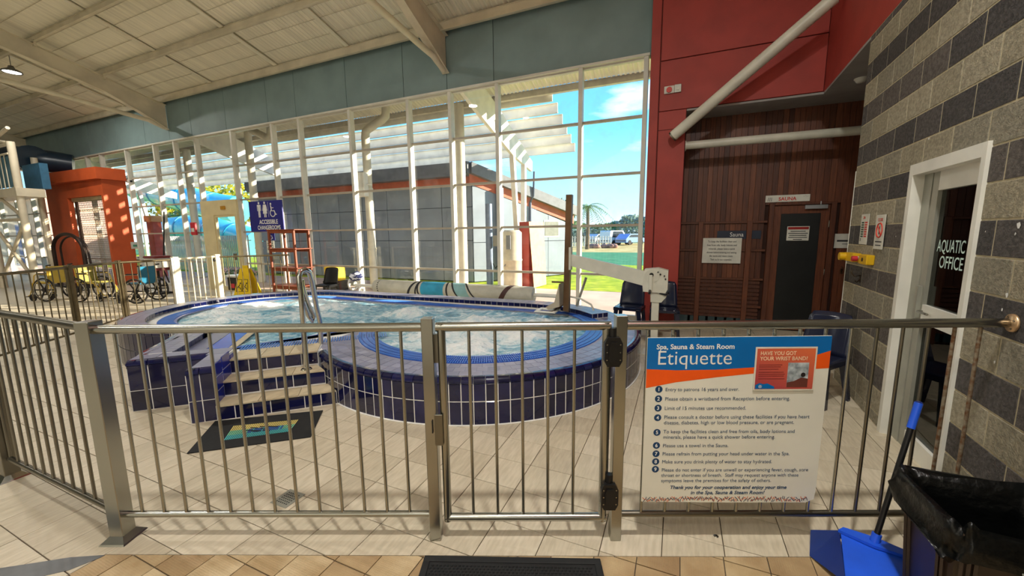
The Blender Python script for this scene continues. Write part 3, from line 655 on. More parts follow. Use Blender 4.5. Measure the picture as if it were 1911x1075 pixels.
# raised rim: body, riser tiles, top tiles
rm = MB(); n = len(RIM); vs = []
for p, q in zip(RIM, RIMO):
    vs += [(p.x, p.y, ZD-.01), (p.x, p.y, ZR-.005), (q.x, q.y, ZR-.005), (q.x, q.y, 0.0)]
rm.add(vs, [(4*i+k, 4*i+k+1, 4*i+5+k, 4*i+4+k) for i in range(n-1) for k in range(3)]+[(0, 3, 2, 1), tuple(4*(n-1)+k for k in range(4))])
rm.build('raised_rim', m_wg, spa)
def resample(P, step):
    out = [P[0].copy()]; acc = 0.0; need = step
    for a, b in zip(P[:-1], P[1:]):
        L = (b-a).length; pos = 0
        while acc+L-pos >= need-1e-9 and L-pos >= need-acc:
            pos += need-acc; acc = 0; out.append(a+(b-a)*(pos/L))
        acc += L-pos
    return out
RS = resample(RIM, .105); ms = [tile_mesh('rim_tile', .099, .062, .006, m_, .0015) for m_ in navy]
for a, b in zip(RS[:-1], RS[1:]):
    t = (b-a).normalized(); nrm = Vector((-t.y, t.x, 0)); inst('rim_tile', random.choice(ms), spa, basis_m(-t, (0, 0, 1), nrm, (a+b)/2+Vector((0, 0, (ZD+ZR)/2))))
rt_ = MB(); RO2 = offset_path(RS, 1.0)
for k, (d0, d1) in enumerate(((-.012, .088), (.092, .18), (.184, .275))):
    A = offset_path(RS, d0); B = offset_path(RS, d1)
    for i in range(len(RS)-1):
        g = .03; q = [A[i].lerp(A[i+1], g), A[i+1].lerp(A[i], g), B[i+1].lerp(B[i], g), B[i].lerp(B[i+1], g)]
        rt_.prism([(p.x, p.y) for p in q], ZR-.005, ZR)
rt_.build('rim_top_tiles', decks[0], spa, kind='stuff', fixn=True)
en = RIM[0]; eo = RIMO[0]; te = (RIM[0]-RIM[1]).normalized()
course(eo, en, [(.465, .06)], 'end_tile', mc, te, .10)
# outer wall tiles on the far left bay, seen behind the entry block
ow_ = MB(); RSO = resample(RIMO[8:], .115)
for i in range(len(RSO)-1):
    a, b = RSO[i], RSO[i+1]; t = (b-a).normalized(); out = Vector((t.y, -t.x, 0)); m_ = (a+b)/2+out*.002
    for z0, z1 in ((.02, .235), (.245, .455)):
        M_ = basis_m(t, (0, 0, 1), out, m_); h = (b-a).length/2-.004
        ow_.box((-h, z0, 0), (h, z1, .008), M_)
    ow_.box((-h, .46, -.02), (h, ZR+.001, .012), M_)
ow_.build('outer_wall_tiles', navy[0], spa, kind='stuff')
# entry steps
for k in range(3):
    t0 = 4.01+.23*k; z1 = .145*(k+1); sR = 1.384-math.sqrt(max(0, R1**2-(5.068-t0)**2))-.01
    sL = -1.41; stp = solid([st(sL, t0), st(sR, t0), st(sR-.18 if k < 2 else sR-.1, t0+.25), st(sL, t0+.25)], 0, z1-.012, 'step', m_wg)
    course(st(sL, t0), st(sR, t0), [(z1-.078, .118)], 'riser_tile', mc, -E2, .146)
    nT = 3; w = (sR-sL)/nT; dep = .225 if k < 2 else .335
    for i in range(nT):
        a_, b_ = sL+w*i+.003, sL+w*(i+1)-.003
        sh = .16*dep/.225*.6 if k < 2 else 0
        MB().prism([(p.x, p.y) for p in (st(a_, t0-.012), st(b_, t0-.012), st(b_-(sh if i == nT-1 else 0), t0-.012+dep), st(a_, t0-.012+dep))], z1-.012, z1).build('tread_tile', beige[i % 2], spa, fixn=True)
# pale strips beside the water on the left of the entry
MB().prism([(p.x, p.y) for p in (st(-1.98, 4.735), st(-1.785, 4.735), st(-1.785, 5.85), st(-1.98, 5.85))], ZD-.006, ZD+.002).build('deck_strip', decks[1], spa, fixn=True)
MB().prism([(p.x, p.y) for p in (st(-1.775, 4.735), st(-1.57, 4.735), st(-1.57, 5.95), st(-1.775, 5.95))], ZD-.006, ZD+.003).build('blue_panel', m_brt, spa, fixn=True)
MB().prism([(p.x, p.y) for p in (st(-1.565, 4.735), st(-1.49, 4.82), st(-1.49, 6.0), st(-1.565, 5.95))], ZD-.006, ZD+.003).build('cream_edge', beige[0], spa, fixn=True)
# base line of white grout round the foot
MB().tube([p+Vector((0, 0, .004)) for p in arc(C1, R1+.006, aS, R(48), 60)], .008, 6).build('foot_grout', m_wg, spa)
# ---- entry handrails
for k, (s, lab) in enumerate(((-.72, 'nearer'), (-.60, 'farther'))): pass
hr = thing('pool_handrail', 'polished steel double looped handrail standing on the spa steps', 'handrail', tuple(st(-.745, 4.30, .29)))
B1 = atz(572, 689, .29); 
def hp_(px, py, Yd): return aty(px, py, Yd)
Yh = B1.y
P0 = B1
top = [aty(566, 600, Yh), aty(561, 540, Yh), aty(558, 516, Yh), aty(561, 506, Yh+.02), aty(569, 503, Yh+.06), aty(577, 507, Yh+.11), aty(582, 524, Yh+.16), aty(590, 570, Yh+.30), aty(597, 600, Yh+.36), aty(599, 640, Yh+.40)]
MB().tube([P0]+top, .027, 14).build('outer_rail', chrome, hr)
MB().tube([aty(563, 522, Yh+.03), aty(566, 540, Yh+.04), aty(576, 568, Yh+.10), aty(586, 590, Yh+.16), aty(583, 600, Yh+.16), aty(576, 590, Yh+.10), aty(566, 562, Yh+.03)], .022, 12).build('inner_rail', chrome, hr)
MB().lathe([(.0, .012), (.045, .012), (.055, 0)], 18, Matrix.Translation(P0)).build('base_flange', chrome, hr)
# ================================================================ FENCES AND GATE
FA = R(22.5); FE = Vector((math.cos(FA), math.sin(FA), 0)); FN = Vector((-math.sin(FA), math.cos(FA), 0)); FO = Vector((-1.134, 1.60, 0))
def fp(s, z=0.0, off=0.0): return FO + FE*s + FN*off + Vector((0, 0, z))
def post(parent, P, h, w=.06, ang=FA, cap=True, foot=True, m=steel):
    M = Matrix.Translation(P) @ Matrix.Rotation(ang, 4, 'Z')
    MB().bbox((-w/2, -w/2, 0), (w/2, w/2, h), .003, M).build('post', m, parent)
    if foot:
        MB().add([(-.07, -.07, 0), (.07, -.07, 0), (.07, .07, 0), (-.07, .07, 0), (-.065, -.065, .008), (.065, -.065, .008), (.065, .065, .008), (-.065, .065, .008), (-w/2, -w/2, .035), (w/2, -w/2, .035), (w/2, w/2, .035), (-w/2, w/2, .035)],
                 [(0,1,5,4),(1,2,6,5),(2,3,7,6),(3,0,4,7),(4,5,9,8),(5,6,10,9),(6,7,11,10),(7,4,8,11),(3,2,1,0)], M).build('foot_cover', steel, parent)
def rails(parent, A, B, zt, zb, rt=.0235, rbm=.017, m=steel):
    MB().cyl(A+Vector((0, 0, zt)), B+Vector((0, 0, zt)), rt, 16).build('top_rail', m, parent)
    MB().cyl(A+Vector((0, 0, zb)), B+Vector((0, 0, zb)), rbm, 12).build('bottom_rail', m, parent)
def bars(parent, pts, z0, z1, r=.0085, mats_=None, n=8):
    me = {}
    for i, P in enumerate(pts):
        m = mats_[i] if mats_ else steel
        if m.name not in me: me[m.name] = MB().cyl((0, 0, z0), (0, 0, z1), r, n).mesh('bar', m)
        inst('bar', me[m.name], parent, Matrix.Translation(P))
# front left panel
f1 = thing('fence_panel', 'brushed steel fence panel standing before the spa steps, left of the gate', 'fence', tuple(fp(-.9)), FA)
rails(f1, fp(-1.77), fp(-.04), 1.187, .142)
bars(f1, [fp(-1.642+.1233*i) for i in range(13)], .142, 1.187)
post(f1, fp(-1.77), 1.232, .075, FA); post(f1, fp(-.021), 1.236, .060, FA, foot=False)
# gate
g = thing('gate', 'steel barred gate with black hinges in front of the spa', 'gate', tuple(fp(.46)), FA)
MB().cyl(fp(.02, 1.187), fp(.905, 1.187), .0235, 16).build('top_rail', steel, g)
MB().cyl(fp(.035, .123), fp(.905, .123), .021, 16).build('bottom_rail', steel, g)
for s in (.046, .884): MB().cyl(fp(s, .105), fp(s, 1.205), .021, 14).build('stile', steel, g)
bars(g, [fp(s) for s in (.186, .319, .457, .589, .724)], .123, 1.187)
MB().bbox((-.03, -.035, .56), (.012, -.022, .73), .002, Matrix.Translation(fp(.03)) @ Matrix.Rotation(FA, 4, 'Z')).build('latch_plate', steel_dark, g)
MB().box((-.024, -.037, .63), (-.018, -.034, .70), Matrix.Translation(fp(.01)) @ Matrix.Rotation(FA, 4, 'Z')).build('latch_slot', black_plastic, g)
MB().box((-.03, -.01, 1.0), (.03, .01, 1.15), Matrix.Translation(fp(.03)) @ Matrix.Rotation(FA, 4, 'Z')).build('latch_bracket', steel_dark, g)
for z0, z1 in ((.985, 1.135), (.195, .34)):
    M = Matrix.Translation(fp(.913)) @ Matrix.Rotation(FA, 4, 'Z'); b = MB()
    MXZ = M @ Matrix(((1, 0, 0, 0), (0, 0, -1, -.02), (0, 1, 0, 0), (0, 0, 0, 1)))
    pts = [(-.045, z0+.03), (-.03, z0), (.03, z0), (.045, z0+.03), (.045, z1-.03), (.03, z1), (-.03, z1), (-.045, z1-.03)]
    h_ = b.prism(pts, -.02, .024, MXZ).build('hinge', black_plastic, g, label='black plastic hinge', fixn=True)
    MB().prism([(p[0]*.55, (p[1]-(z0+z1)/2)*.7+(z0+z1)/2) for p in pts], .024, .032, MXZ).cyl(M @ Vector((0, -.015, z1-.02)), M @ Vector((0, -.015, z1+.045)), .018, 10).build('hinge_cover', black_plastic, h_, fixn=True)
    for dx in (-.033, .033):
        for dz in (.035, .075, .115): MB().cyl(M @ Vector((dx, -.046, z0+dz)), M @ Vector((dx, -.043, z0+dz)), .004, 6).build('screw', steel, h_)
MB().cyl(fp(.905, .3, -.0), fp(.905, 1.0, 0), .006, 6).build('hinge_rod', black_plastic, g)
# front right panel up to the block wall
f2 = thing('fence_panel', 'steel fence panel fixed to the block wall, right of the gate, carrying the etiquette sign', 'fence', tuple(fp(1.9)), FA)
sw = 2.905
MB().tube([fp(.985, 1.187), fp(sw-.10, 1.187), fp(sw-.03, 1.185), fp(sw, 1.185)], .0235, 16).build('top_rail', steel, f2)
MB().cyl(fp(.985, .142), fp(2.86, .142), .017, 12).build('bottom_rail', steel_dark, f2)
bars(f2, [fp(1.093+.1273*i) for i in range(14)], .142, 1.187, mats_=[steel]*9+[steel_dark]*3+[rust]*2)
post(f2, fp(.955), 1.242, .057, FA, foot=False)
fl_ = atpl(1893, 603, (XB(2.7), 2.7, 0), bn)
MB().lathe([(0, .012), (.044, .012), (.046, .004), (.046, 0)], 20, basis_m(bd, (0, 0, 1), bn, fl_+bn*.003)).build('wall_flange', mat('brass_flange', (214, 180, 140), .35, .8), f2, label='pale round wall flange')
MB().cyl(fl_+bn*.0, fp(sw, 1.185), .021, 12).build('wall_stub', steel_dark, f2)
for a in range(4): MB().cyl(fl_+bn*.012+bd*(.032*math.cos(a*1.57+.5))+Vector((0, 0, .032*math.sin(a*1.57+.5))), fl_+bn*.018+bd*(.032*math.cos(a*1.57+.5))+Vector((0, 0, .032*math.sin(a*1.57+.5))), .005, 6).build('bolt', steel_dark, f2)
# near left panel, running left out of the picture
PL0 = fp(-1.77); PL1 = Vector((-4.22, .905, 0)); PL2 = Vector((-6.1, 1.05, 0)); dL = (PL1-PL0).normalized(); aLf = math.atan2(dL.y, dL.x)
f3 = thing('fence_panel', 'aged steel fence panel at the lower left edge with its own footed post', 'fence', tuple((PL0+PL1)/2), aLf)
rails(f3, PL0+dL*.05, PL1, 1.195, .15, m=steel_dark)
bars(f3, [PL0+dL*(.13+.127*i) for i in range(11)], .15, 1.195, mats_=[steel_dark]*11)
post(f3, PL1, 1.24, .075, aLf, m=steel_dark)
dL2 = (PL2-PL1).normalized()
rails(f3, PL1, PL2, 1.195, .15, m=steel_dark); bars(f3, [PL1+dL2*(.13+.127*i) for i in range(13)], .15, 1.195, mats_=[steel_dark]*13)
# far fence behind the left end of the spa
FP = [atz(0, 512, 1.19), atz(126.7, 498.3, 1.2), atz(219.7, 489, 1.2), atz(322, 484, 1.2)]
FP = [Vector((p.x, p.y, 0)) for p in FP]
FP[0] = FP[1]+(FP[0]-FP[1])*1.25
far_m = mat('far_fence_steel', (120, 108, 84), .35, .9, .1)
labs = ('far steel fence panel at the left edge in front of the yellow wheelchair', 'far steel fence panel between two dark posts in front of the middle wheelchair', 'far steel fence panel before the blue wheelchair beside the yellow lit gate post')
for k in range(3):
    a, b = FP[k], FP[k+1]; d = (b-a).normalized(); L = (b-a).length; an = math.atan2(d.y, d.x)
    t = thing('fence_panel', labs[k], 'fence', tuple((a+b)/2), an, group='far fence panels')
    rails(t, a, b, 1.19, .14, .022, .016, far_m); n = int(L/.115)
    bars(t, [a+d*(L*(i+.5)/n) for i in range(n)], .14, 1.19, .008, [far_m]*n, 6)
    post(t, b, 1.23, .07, an, foot=False, m=far_m if k < 2 else white_paint)
cg = mat('cream_gate_paint', (232, 222, 190), .45, .1, .06, 4)
G0 = FP[3]; G1 = atz(404, 477, 1.22); G1.z = 0; d = (G1-G0).normalized()
t = thing('gate', 'sunlit cream barred gate with sunlight coloured yellow on one post, before the exit door', 'gate', tuple((G0+G1)/2))
MB().cyl(G0+Vector((0, 0, 1.2)), G1+Vector((0, 0, 1.2)), .022, 10).build('top_rail', cg, t); MB().cyl(G0+Vector((0, 0, .12)), G1+Vector((0, 0, .12)), .018, 10).build('bottom_rail', cg, t)
L = (G1-G0).length; bars(t, [G0+d*(L*(i+1)/8) for i in range(7)], .12, 1.2, .012, [cg]*7)
MB().bbox((-.05, -.05, 0), (.05, .05, 1.25), .004, Matrix.Translation(G0+d*.04)).build('post', cg, t); MB().bbox((-.05, -.05, 0), (.05, .05, 1.25), .004, Matrix.Translation(G1)).build('post', cg, t)
MB().bbox((-.056, -.056, .0), (.02, .056, .62), .004, Matrix.Translation(G0+d*.04)).build('sun_patch_sleeve', mat('sun_patch_yellow', (246, 206, 30), .45), t, label='patch of sunlight on the post, painted yellow')  # sunlight on the foot of the post, painted as a yellow sleeve
MB().sphere(G1+Vector((0, -.06, 1.12)), .035).build('latch_knob', black_plastic, t)
H1 = atz(540, 478, 1.16); H1.z = 0
t = thing('fence_panel', 'thin steel fence panel running from the cream gate behind the yellow wet floor sign', 'fence', tuple((G1+H1)/2), group='far fence panels')
d = (H1-G1).normalized(); L = (H1-G1).length
rails(t, G1, H1, 1.19, .14, .02, .015, far_m); n = int(L/.13); bars(t, [G1+d*(L*(i+.5)/n) for i in range(n)], .14, 1.19, .008, [far_m]*n, 6)
# ================================================================ ETIQUETTE SIGN
so_ = -.036
sg = thing('etiquette_sign', 'white blue and orange spa etiquette rules board wired to the fence', 'sign', tuple(fp(1.534, .24, so_)), FA)
MS = basis_m(FE, (0, 0, 1), -FN, fp(1.081, .242, so_))        # local: x along board 0...906, y up 0...896, z toward the viewer
def S(z): return MS @ Matrix.Translation((0, 0, z))
Wd, Ht = .906, .894
m_brd = mat('sign_white', (228, 226, 212), .4, 0, .03, 3); m_bl = mat('sign_blue', (0, 108, 184), .35, 0, .04, 4); m_or = mat('sign_orange', (246, 92, 20), .35, 0, .04, 4)
m_nv = mat('sign_navy_ink', (10, 62, 104), .5)
curl = [(0, .0), (.86, -.004), (.906, .03), (.906, Ht), (0, Ht-.006)]
MB().prism([(0, 0), (.45, -.006), (.86, -.006), (.9, .012), (Wd, .06), (Wd, Ht), (0, Ht-.004)], -.006, .002, MS).build('board', m_brd, sg, fixn=True)
MB().add([(0, Ht-.004, 0), (0, Ht-.165, 0), (.15, Ht-.172, 0), (.35, Ht-.17, 0), (.55, Ht-.158, 0), (.75, Ht-.125, 0), (Wd, Ht-.075, 0), (Wd, Ht, 0)], [tuple(range(8))], S(.0025)).build('blue_band', m_bl, sg)
MB().add([(0, Ht-.165, 0), (0, Ht-.265, 0), (.15, Ht-.235, 0), (.35, Ht-.21, 0), (.55, Ht-.19, 0), (.75, Ht-.175, 0), (Wd, Ht-.165, 0), (Wd, Ht-.075, 0), (.75, Ht-.125, 0), (.55, Ht-.158, 0), (.35, Ht-.17, 0), (.15, Ht-.172, 0)], [(0, 1, 2, 11), (11, 2, 3, 10), (10, 3, 4, 9), (9, 4, 5, 8), (8, 5, 6, 7)], S(.0025)).build('orange_swoosh', m_or, sg)
wht = mat('sign_white_ink', (240, 240, 236), .5)
def sgt(tx, x, y, size, m_, width=None, **kw): return text(tx, size, m_, sg, S(.0032) @ Matrix.Translation((x, y, 0)), width=width, **kw)
sgt('Spa, Sauna & Steam Room', .045, Ht-.062, .036, wht, .385, bold=.02)
sgt('Etiquette', .048, Ht-.142, .105, wht, .365, bold=-.004)
lines = [(.612, 'Entry to patrons 16 years and over.', .368), (.562, 'Please obtain a wristband from Reception before entering.', .628), (.512, 'Limit of 15 minutes use recommended.', .41), (.464, 'Please consult a doctor before using these facilities if you have heart', .735), (.434, 'disease, diabetes, high or low blood pressure, or are pregnant.', .66),
         (.385, 'To keep the facilities clean and free from oils, body lotions and', .668), (.355, 'minerals, please have a quick shower before entering.', .57), (.308, 'Please use a towel in the Sauna.', .335), (.262, 'Please refrain from putting your head under water in the Spa.', .652), (.218, 'Make sure you drink plenty of water to stay hydrated.', .565),
         (.172, 'Please do not enter if you are unwell or experiencing fever, cough, sore', .755), (.142, 'throat or shortness of breath.  Staff may request anyone with these', .71), (.112, 'symptoms leave the premises for the safety of others.', .57)]
for y, tx, w in lines: sgt(tx, .098, y, .027, m_nv, w)
for n_, y in zip('123456789', (.622, .572, .522, .470, .390, .318, .272, .228, .185)):
    MB().lathe([(0, 0), (.0185, 0)], 20, S(.0028) @ Matrix.Translation((.066, y, 0))).build('number_disc', m_nv, sg)
    sgt(n_, .066, y-.009, .027, wht, None, bold=.02, align='CENTER')
for y, tx, w, x in ((.073, 'Thank you for your cooperation and enjoy your time', .605, .145), (.043, 'in the Spa, Sauna & Steam Room!', .385, .255)): sgt(tx, x, y, .027, m_nv, w, bold=.022, shear=.2)
hm = [mat('sign_orange_dash', (214, 110, 60), .5), mat('sign_navy_dash', (40, 62, 90), .5)]
for k in range(2):
    b = MB()
    for i in range(95):
        x = .01+.86*i/95+.004*k; a = random.uniform(-.9, .9); c = Vector((x, .012+random.uniform(-.008, .012), 0)); d_ = Vector((math.sin(a), math.cos(a), 0))*.008; q = Vector((d_.y, -d_.x, 0))*.22
        b.add([c-d_-q, c-d_+q, c+d_+q, c+d_-q], [(0, 1, 2, 3)], S(.0026+.0003*k))
    b.build('border_dashes', hm[k], sg, kind='stuff')
# wristband notice taped on the board
nb_ = thing('wristband_notice', 'small orange wrist band notice taped to the top corner of the etiquette sign', 'notice', tuple(fp(1.76, .96, so_)), FA)
MN = basis_m(FE, (0, 0, 1), -FN, fp(1.615, .857, so_-.006))
MB().box((0, 0, 0), (.303, .226, .0015), MN).build('sleeve', mat('clear_sleeve_white', (226, 222, 206), .2), nb_)
def grad(name, a, b_):
    M = mat(name, a, .4); t = M.node_tree; b = t.nodes['Principled BSDF']; tc = N(t, 'ShaderNodeTexCoord'); s_ = N(t, 'ShaderNodeSeparateXYZ'); t.links.new(tc.outputs['Generated'], s_.inputs[0])
    r_ = ramp(t, [(0, lin(b_)), (1, lin(a))]); mm_ = N(t, 'ShaderNodeMath', operation='MULTIPLY_ADD'); mm_.inputs[1].default_value = .6; t.links.new(s_.outputs['Z'], mm_.inputs[0]); 
    m3 = N(t, 'ShaderNodeMath', operation='MULTIPLY'); m3.inputs[1].default_value = .4; t.links.new(s_.outputs['X'], m3.inputs[0]); t.links.new(m3.outputs[0], mm_.inputs[2]); t.links.new(mm_.outputs[0], r_.inputs[0]); t.links.new(r_.outputs[0], b.inputs['Base Color']); return M
MB().box((.008, .008, .0015), (.295, .218, .0022), MN).build('printed_sheet', grad('notice_orange_print', (226, 112, 66), (168, 60, 74)), nb_)
def nt_(tx, x, y, s, m_, w, **kw): return text(tx, s, m_, nb_, MN @ Matrix.Translation((x, y, .0026)), width=w, **kw)
cr_ink = mat('notice_cream_ink', (240, 206, 170), .5)
nt_('HAVE YOU GOT', .024, .185, .027, cr_ink, .175, bold=.02); nt_('YOUR WRIST BAND?', .024, .158, .027, cr_ink, .235, bold=.02)
b = MB()
for y in (.132, .122, .110, .094, .084, .074, .06): b.box((.022, y, .0022), (.022+random.uniform(.09, .135), y+.004, .0026), MN)
b.build('small_print', mat('notice_dark_ink', (140, 52, 44), .6), nb_, kind='stuff')
MB().box((.165, .018, .0022), (.268, .145, .0028), MN).build('photo_print', mat('photo_water', (196, 206, 210), .5, 0, .2, 30, col2=(120, 130, 136)), nb_)
MB().add([(.165, .018, 0), (.268, .018, 0), (.268, .062, 0), (.235, .068, 0), (.2, .05, 0), (.165, .042, 0)], [tuple(range(6))], MN @ Matrix.Translation((0, 0, .0031))).build('photo_shape', mat('photo_dark', (104, 52, 40), .6), nb_)
MB().lathe([(0, 0), (.012, 0)], 12, MN @ Matrix.Translation((.243, .082, .0031))).build('photo_shape', mat('photo_black', (30, 22, 22), .6), nb_)
MB().add([(.01, .01, 0), (.105, .01, 0), (.105, .02, 0), (.07, .038, 0), (.05, .034, 0), (.03, .04, 0), (.01, .03, 0)], [tuple(range(7))], MN @ Matrix.Translation((0, 0, .0031))).build('logo_cloud', m_bl, nb_)
b = MB()
for i in range(7):
    a = i*.9; b.add([(.034, .022, 0), (.034+.009*math.cos(a), .022+.009*math.sin(a), 0), (.034+.009*math.cos(a+.35), .022+.009*math.sin(a+.35), 0)], [(0, 1, 2)], MN @ Matrix.Translation((0, 0, .0036)))
b.build('logo_mark', wht, nb_)
# ================================================================ HIGH-BAY LAMPS
m_house = mat('lamp_housing', (120, 120, 118), .4, .6)
m_lens = mat('lamp_lens', (255, 250, 240), .3, 0, 0, emit=12)
def lamp(loc, label, power, drop):
    t = thing('high_bay_lamp', label, 'lamp', loc, group='high bay lamps')
    MB().lathe([(0, .16), (.05, .16), (.07, .10), (.19, .03), (.20, -.01), (.18, -.01), (.17, .02), (0, .02)], 24).build('housing', m_house, t, local=True)
    MB().lathe([(0, -.004), (.165, .0), (.17, .012)], 24).build('lens', m_lens, t, local=True)
    MB().cyl((0, 0, .16), (0, 0, .16+drop), .008, 6).build('hanger', m_house, t, local=True)
    li = bpy.data.lights.new('lamp_glow', 'AREA'); li.shape = 'DISK'; li.size = .30; li.energy = power; li.color = (1, .97, .91)
    lo_ = bpy.data.objects.new('lamp_glow', li); COL.objects.link(lo_); lo_.parent = t; lo_.location = (0, 0, -.02)
LP = 215
for (x, y, z), lab, k in (((.20, .62, 6.0), 'high bay lamp hanging straight above the gate', 1), ((-16.9, 4.98, 6.15), 'lit high bay lamp under the roof at upper left', .6), ((-7.6, 1.2, 6.6), 'unseen high bay lamp added for fill over the left end of the hall', .7),  # the last lamp here is out of view, added as fill light
                          ((.2, -4.5, 7.6), 'unseen high bay lamp added for fill behind the viewer on the right', .6), ((-7.6, -4.5, 7.6), 'unseen high bay lamp added for fill behind the viewer on the left', .6), ((-16.9, -1.5, 7.0), 'unseen high bay lamp added for fill behind the far left fence', .6)):  # lamps out of view, added to fill the hall with light
    lamp((x, y, z), lab, LP*k, roofz(y)-z-.15)
# ================================================================ THINGS ON THE NEAR FLOOR
def polybox(pts, z0, z1): return MB().prism([(p[0], p[1]) for p in pts], z0, z1)
m_rub = mat('black_rubber', (24, 25, 26), .75, 0, .12, 20)
a, b_, c_, d_ = [atz(*p) for p in ((349, 847.6), (580, 816.5), (603.5, 764.6), (404, 784.6))]
c_ = c_-E2*.03; d_ = d_-E2*.03
t = thing('door_mat', 'black rubber mat with a printed panel at the foot of the spa steps', 'mat', tuple((a+c_)/2))
polybox([a, b_, c_, d_], .001, .009).build('mat_base', m_rub, t, fixn=True)
pa, pb, pc, pd = [atz(*p, .01) for p in ((417.7, 821.5), (541.6, 804.8), (558, 783), (436, 794.7))]
m_pr = [mat('mat_print_yellow', (214, 196, 112), .7), mat('mat_print_teal', (72, 176, 178), .7), mat('mat_print_blue', (44, 92, 160), .7), mat('mat_print_green', (120, 188, 150), .7)]
lines_ = [MB() for _ in m_pr]
for i in range(34):
    u0, u1 = i/34, (i+.62)/34
    for k, (v0, v1) in enumerate(((0, .3), (.3, .62), (.62, 1))):
        P = lambda u, v: (pa.lerp(pb, u)).lerp(pd.lerp(pc, u), v)
        q = [P(u0, v0), P(u1, v0), P(u1, v1), P(u0, v1)]
        if k == 1 and .28 < u0 < .82: mi = 2 if noise.noise((i*.7, 2, 0)) > -.1 else 1
        else: mi = (1, 3, 0)[k]
        lines_[mi].prism([(p.x, p.y) for p in q], .009, .0105)
for m_, l in zip(m_pr, lines_):
    if l.v: l.build('print_stripes', m_, t, kind='stuff', fixn=True)
b = MB()
for i in range(9):
    P = pa.lerp(pb, .3+.045*i).lerp(pd.lerp(pc, .3+.045*i), .45+.18*math.sin(i*1.9)); b.cyl(P-Vector((.03, 0, 0)), P+Vector((.03, .02, 0)), .006, 5)
b.build('print_figure', m_rub, t, kind='stuff')
# front mat, cut by the bottom edge of the picture
A = atz(793, 1040); B = atz(1120, 1046); dv = (B-A).normalized(); nv = Vector((-dv.y, dv.x, 0)); Lm = (B-A).length
t = thing('door_mat', 'black honeycomb rubber mat at the bottom edge, before the gate', 'mat', tuple((A+B)/2-nv*.28), math.atan2(dv.y, dv.x))
MM = basis_m(dv, -nv, (0, 0, -1), A+Vector((0, 0, .010))); MM = basis_m(dv, nv, (0, 0, 1), A-nv*.55+Vector((0, 0, .001)))
MB().box((0, 0, 0), (Lm, .55, .006), MM).build('mat_base', m_rub, t)
MB().bbox((0, 0, .004), (Lm, .035, .013), .003, MM).bbox((0, .515, .004), (Lm, .55, .013), .003, MM).bbox((0, .035, .004), (.035, .515, .013), .003, MM).bbox((Lm-.035, .035, .004), (Lm, .515, .013), .003, MM).build('border', m_rub, t)
b = MB(); r_ = .0095
for j in range(int(.47/(r_*1.75))):
    for i in range(int((Lm-.08)/(r_*2.02))):
        cx, cy = .045+i*r_*2.02+(r_ if j % 2 else 0), .045+j*r_*1.75
        b.add([(cx+r_*.78*math.cos(k*1.047), cy+r_*.78*math.sin(k*1.047), .006) for k in range(6)]+[(cx+r_*.45*math.cos(k*1.047), cy+r_*.45*math.sin(k*1.047), .012) for k in range(6)], [tuple(range(6, 12))]+[(k, (k+1) % 6, 6+(k+1) % 6, 6+k) for k in range(6)], MM)
b.build('honeycomb_studs', m_rub, t, kind='stuff')
# floor drain
q = [atz(400+x/3.208, 740+y/3.208) for x, y in ((335, 635), (450, 555), (550, 590), (425, 670))]
cx = sum((p for p in q), Vector())/4
t = thing('floor_drain', 'square steel floor grate between the fence and the spa steps', 'drain', tuple(cx))
b = MB(); sz = .07
b.bbox((-sz, -sz, .0005), (sz, sz, .003), .001); b.build('plate', grey_al, t, local=True)
b = MB()
for i in range(6):
    for j in range(6): x, y = -.0425+i*.017, -.0425+j*.017; b.box((x-.0045, y-.0045, .003), (x+.0045, y+.0045, .0034))
b.build('grate_holes', black_plastic, t, kind='stuff', local=True)
P = atz(1300+165/4.55, 940+275/4.55)
t = thing('floor_outlet', 'small round steel plug in the floor under the etiquette sign', 'drain', tuple(P))
MB().lathe([(0, .003), (.010, .003), (.013, .0005)], 16).build('plug', steel_dark, t, local=True); MB().lathe([(0, .004), (.004, .004)], 8).build('hole', black_plastic, t, local=True)
# ---- waste bin with black liner
t = thing('waste_bin', 'brown ribbed waste bin with a wire handle and black bin liner, lower right corner', 'bin', (1.205, 2.0, 0))
m_bin = mat('brown_bin_plastic', (58, 46, 40), .45, 0, .15, 6, rvar=.1)
def rrect(hx, hy, r, n=5):
    out = []
    for cx_, cy_, a0_ in ((hx-r, hy-r, 0), (-hx+r, hy-r, 90), (-hx+r, -hy+r, 180), (hx-r, -hy+r, 270)):
        for i in range(n+1): a_ = R(a0_+90*i/n); out.append((cx_+r*math.cos(a_), cy_+r*math.sin(a_)))
    return out
RL = [(rrect(.19, .165, .05), 0), (rrect(.22, .195, .055), .52), (rrect(.23, .205, .055), .525), (rrect(.23, .205, .055), .55)]
b = MB(); vs = [(x, y, z) for l, z in RL for x, y in l]; n = len(RL[0][0])
b.add(vs, [(k*n+i, k*n+(i+1) % n, (k+1)*n+(i+1) % n, (k+1)*n+i) for k in range(len(RL)-1) for i in range(n)]+[tuple(range(n))[::-1]], None, True)
b.build('bin_body', m_bin, t, local=True)
for x in (-.205, -.185, -.165, .165, .185, .205):
    k = x/.225; MB().bar((x*.845, -.167, .01), (x, -.203, .56), .010, .010).build('rib', m_bin, t, local=True)
for y in (-.14, -.11, .11, .14): MB().bar((-.192, y*.85, .01), (-.228, y, .56), .010, .010).build('rib', m_bin, t, local=True)
MB().box((-.055, -.207, .41), (.065, -.199, .475)).build('handle_plate', mat('bin_plate', (84, 62, 48), .5), t, local=True)
MB().tube([(-.055, -.203, .485), (-.062, -.223, .47), (-.062, -.24, .40), (.072, -.24, .40), (.072, -.223, .47), (.066, -.203, .485)], .004, 6).build('wire_handle', steel, t, local=True)
m_bag = mat('bin_liner_film', (7, 8, 8), .28, 0, .2, 8, bump=.7, bscale=22, spec=.3)
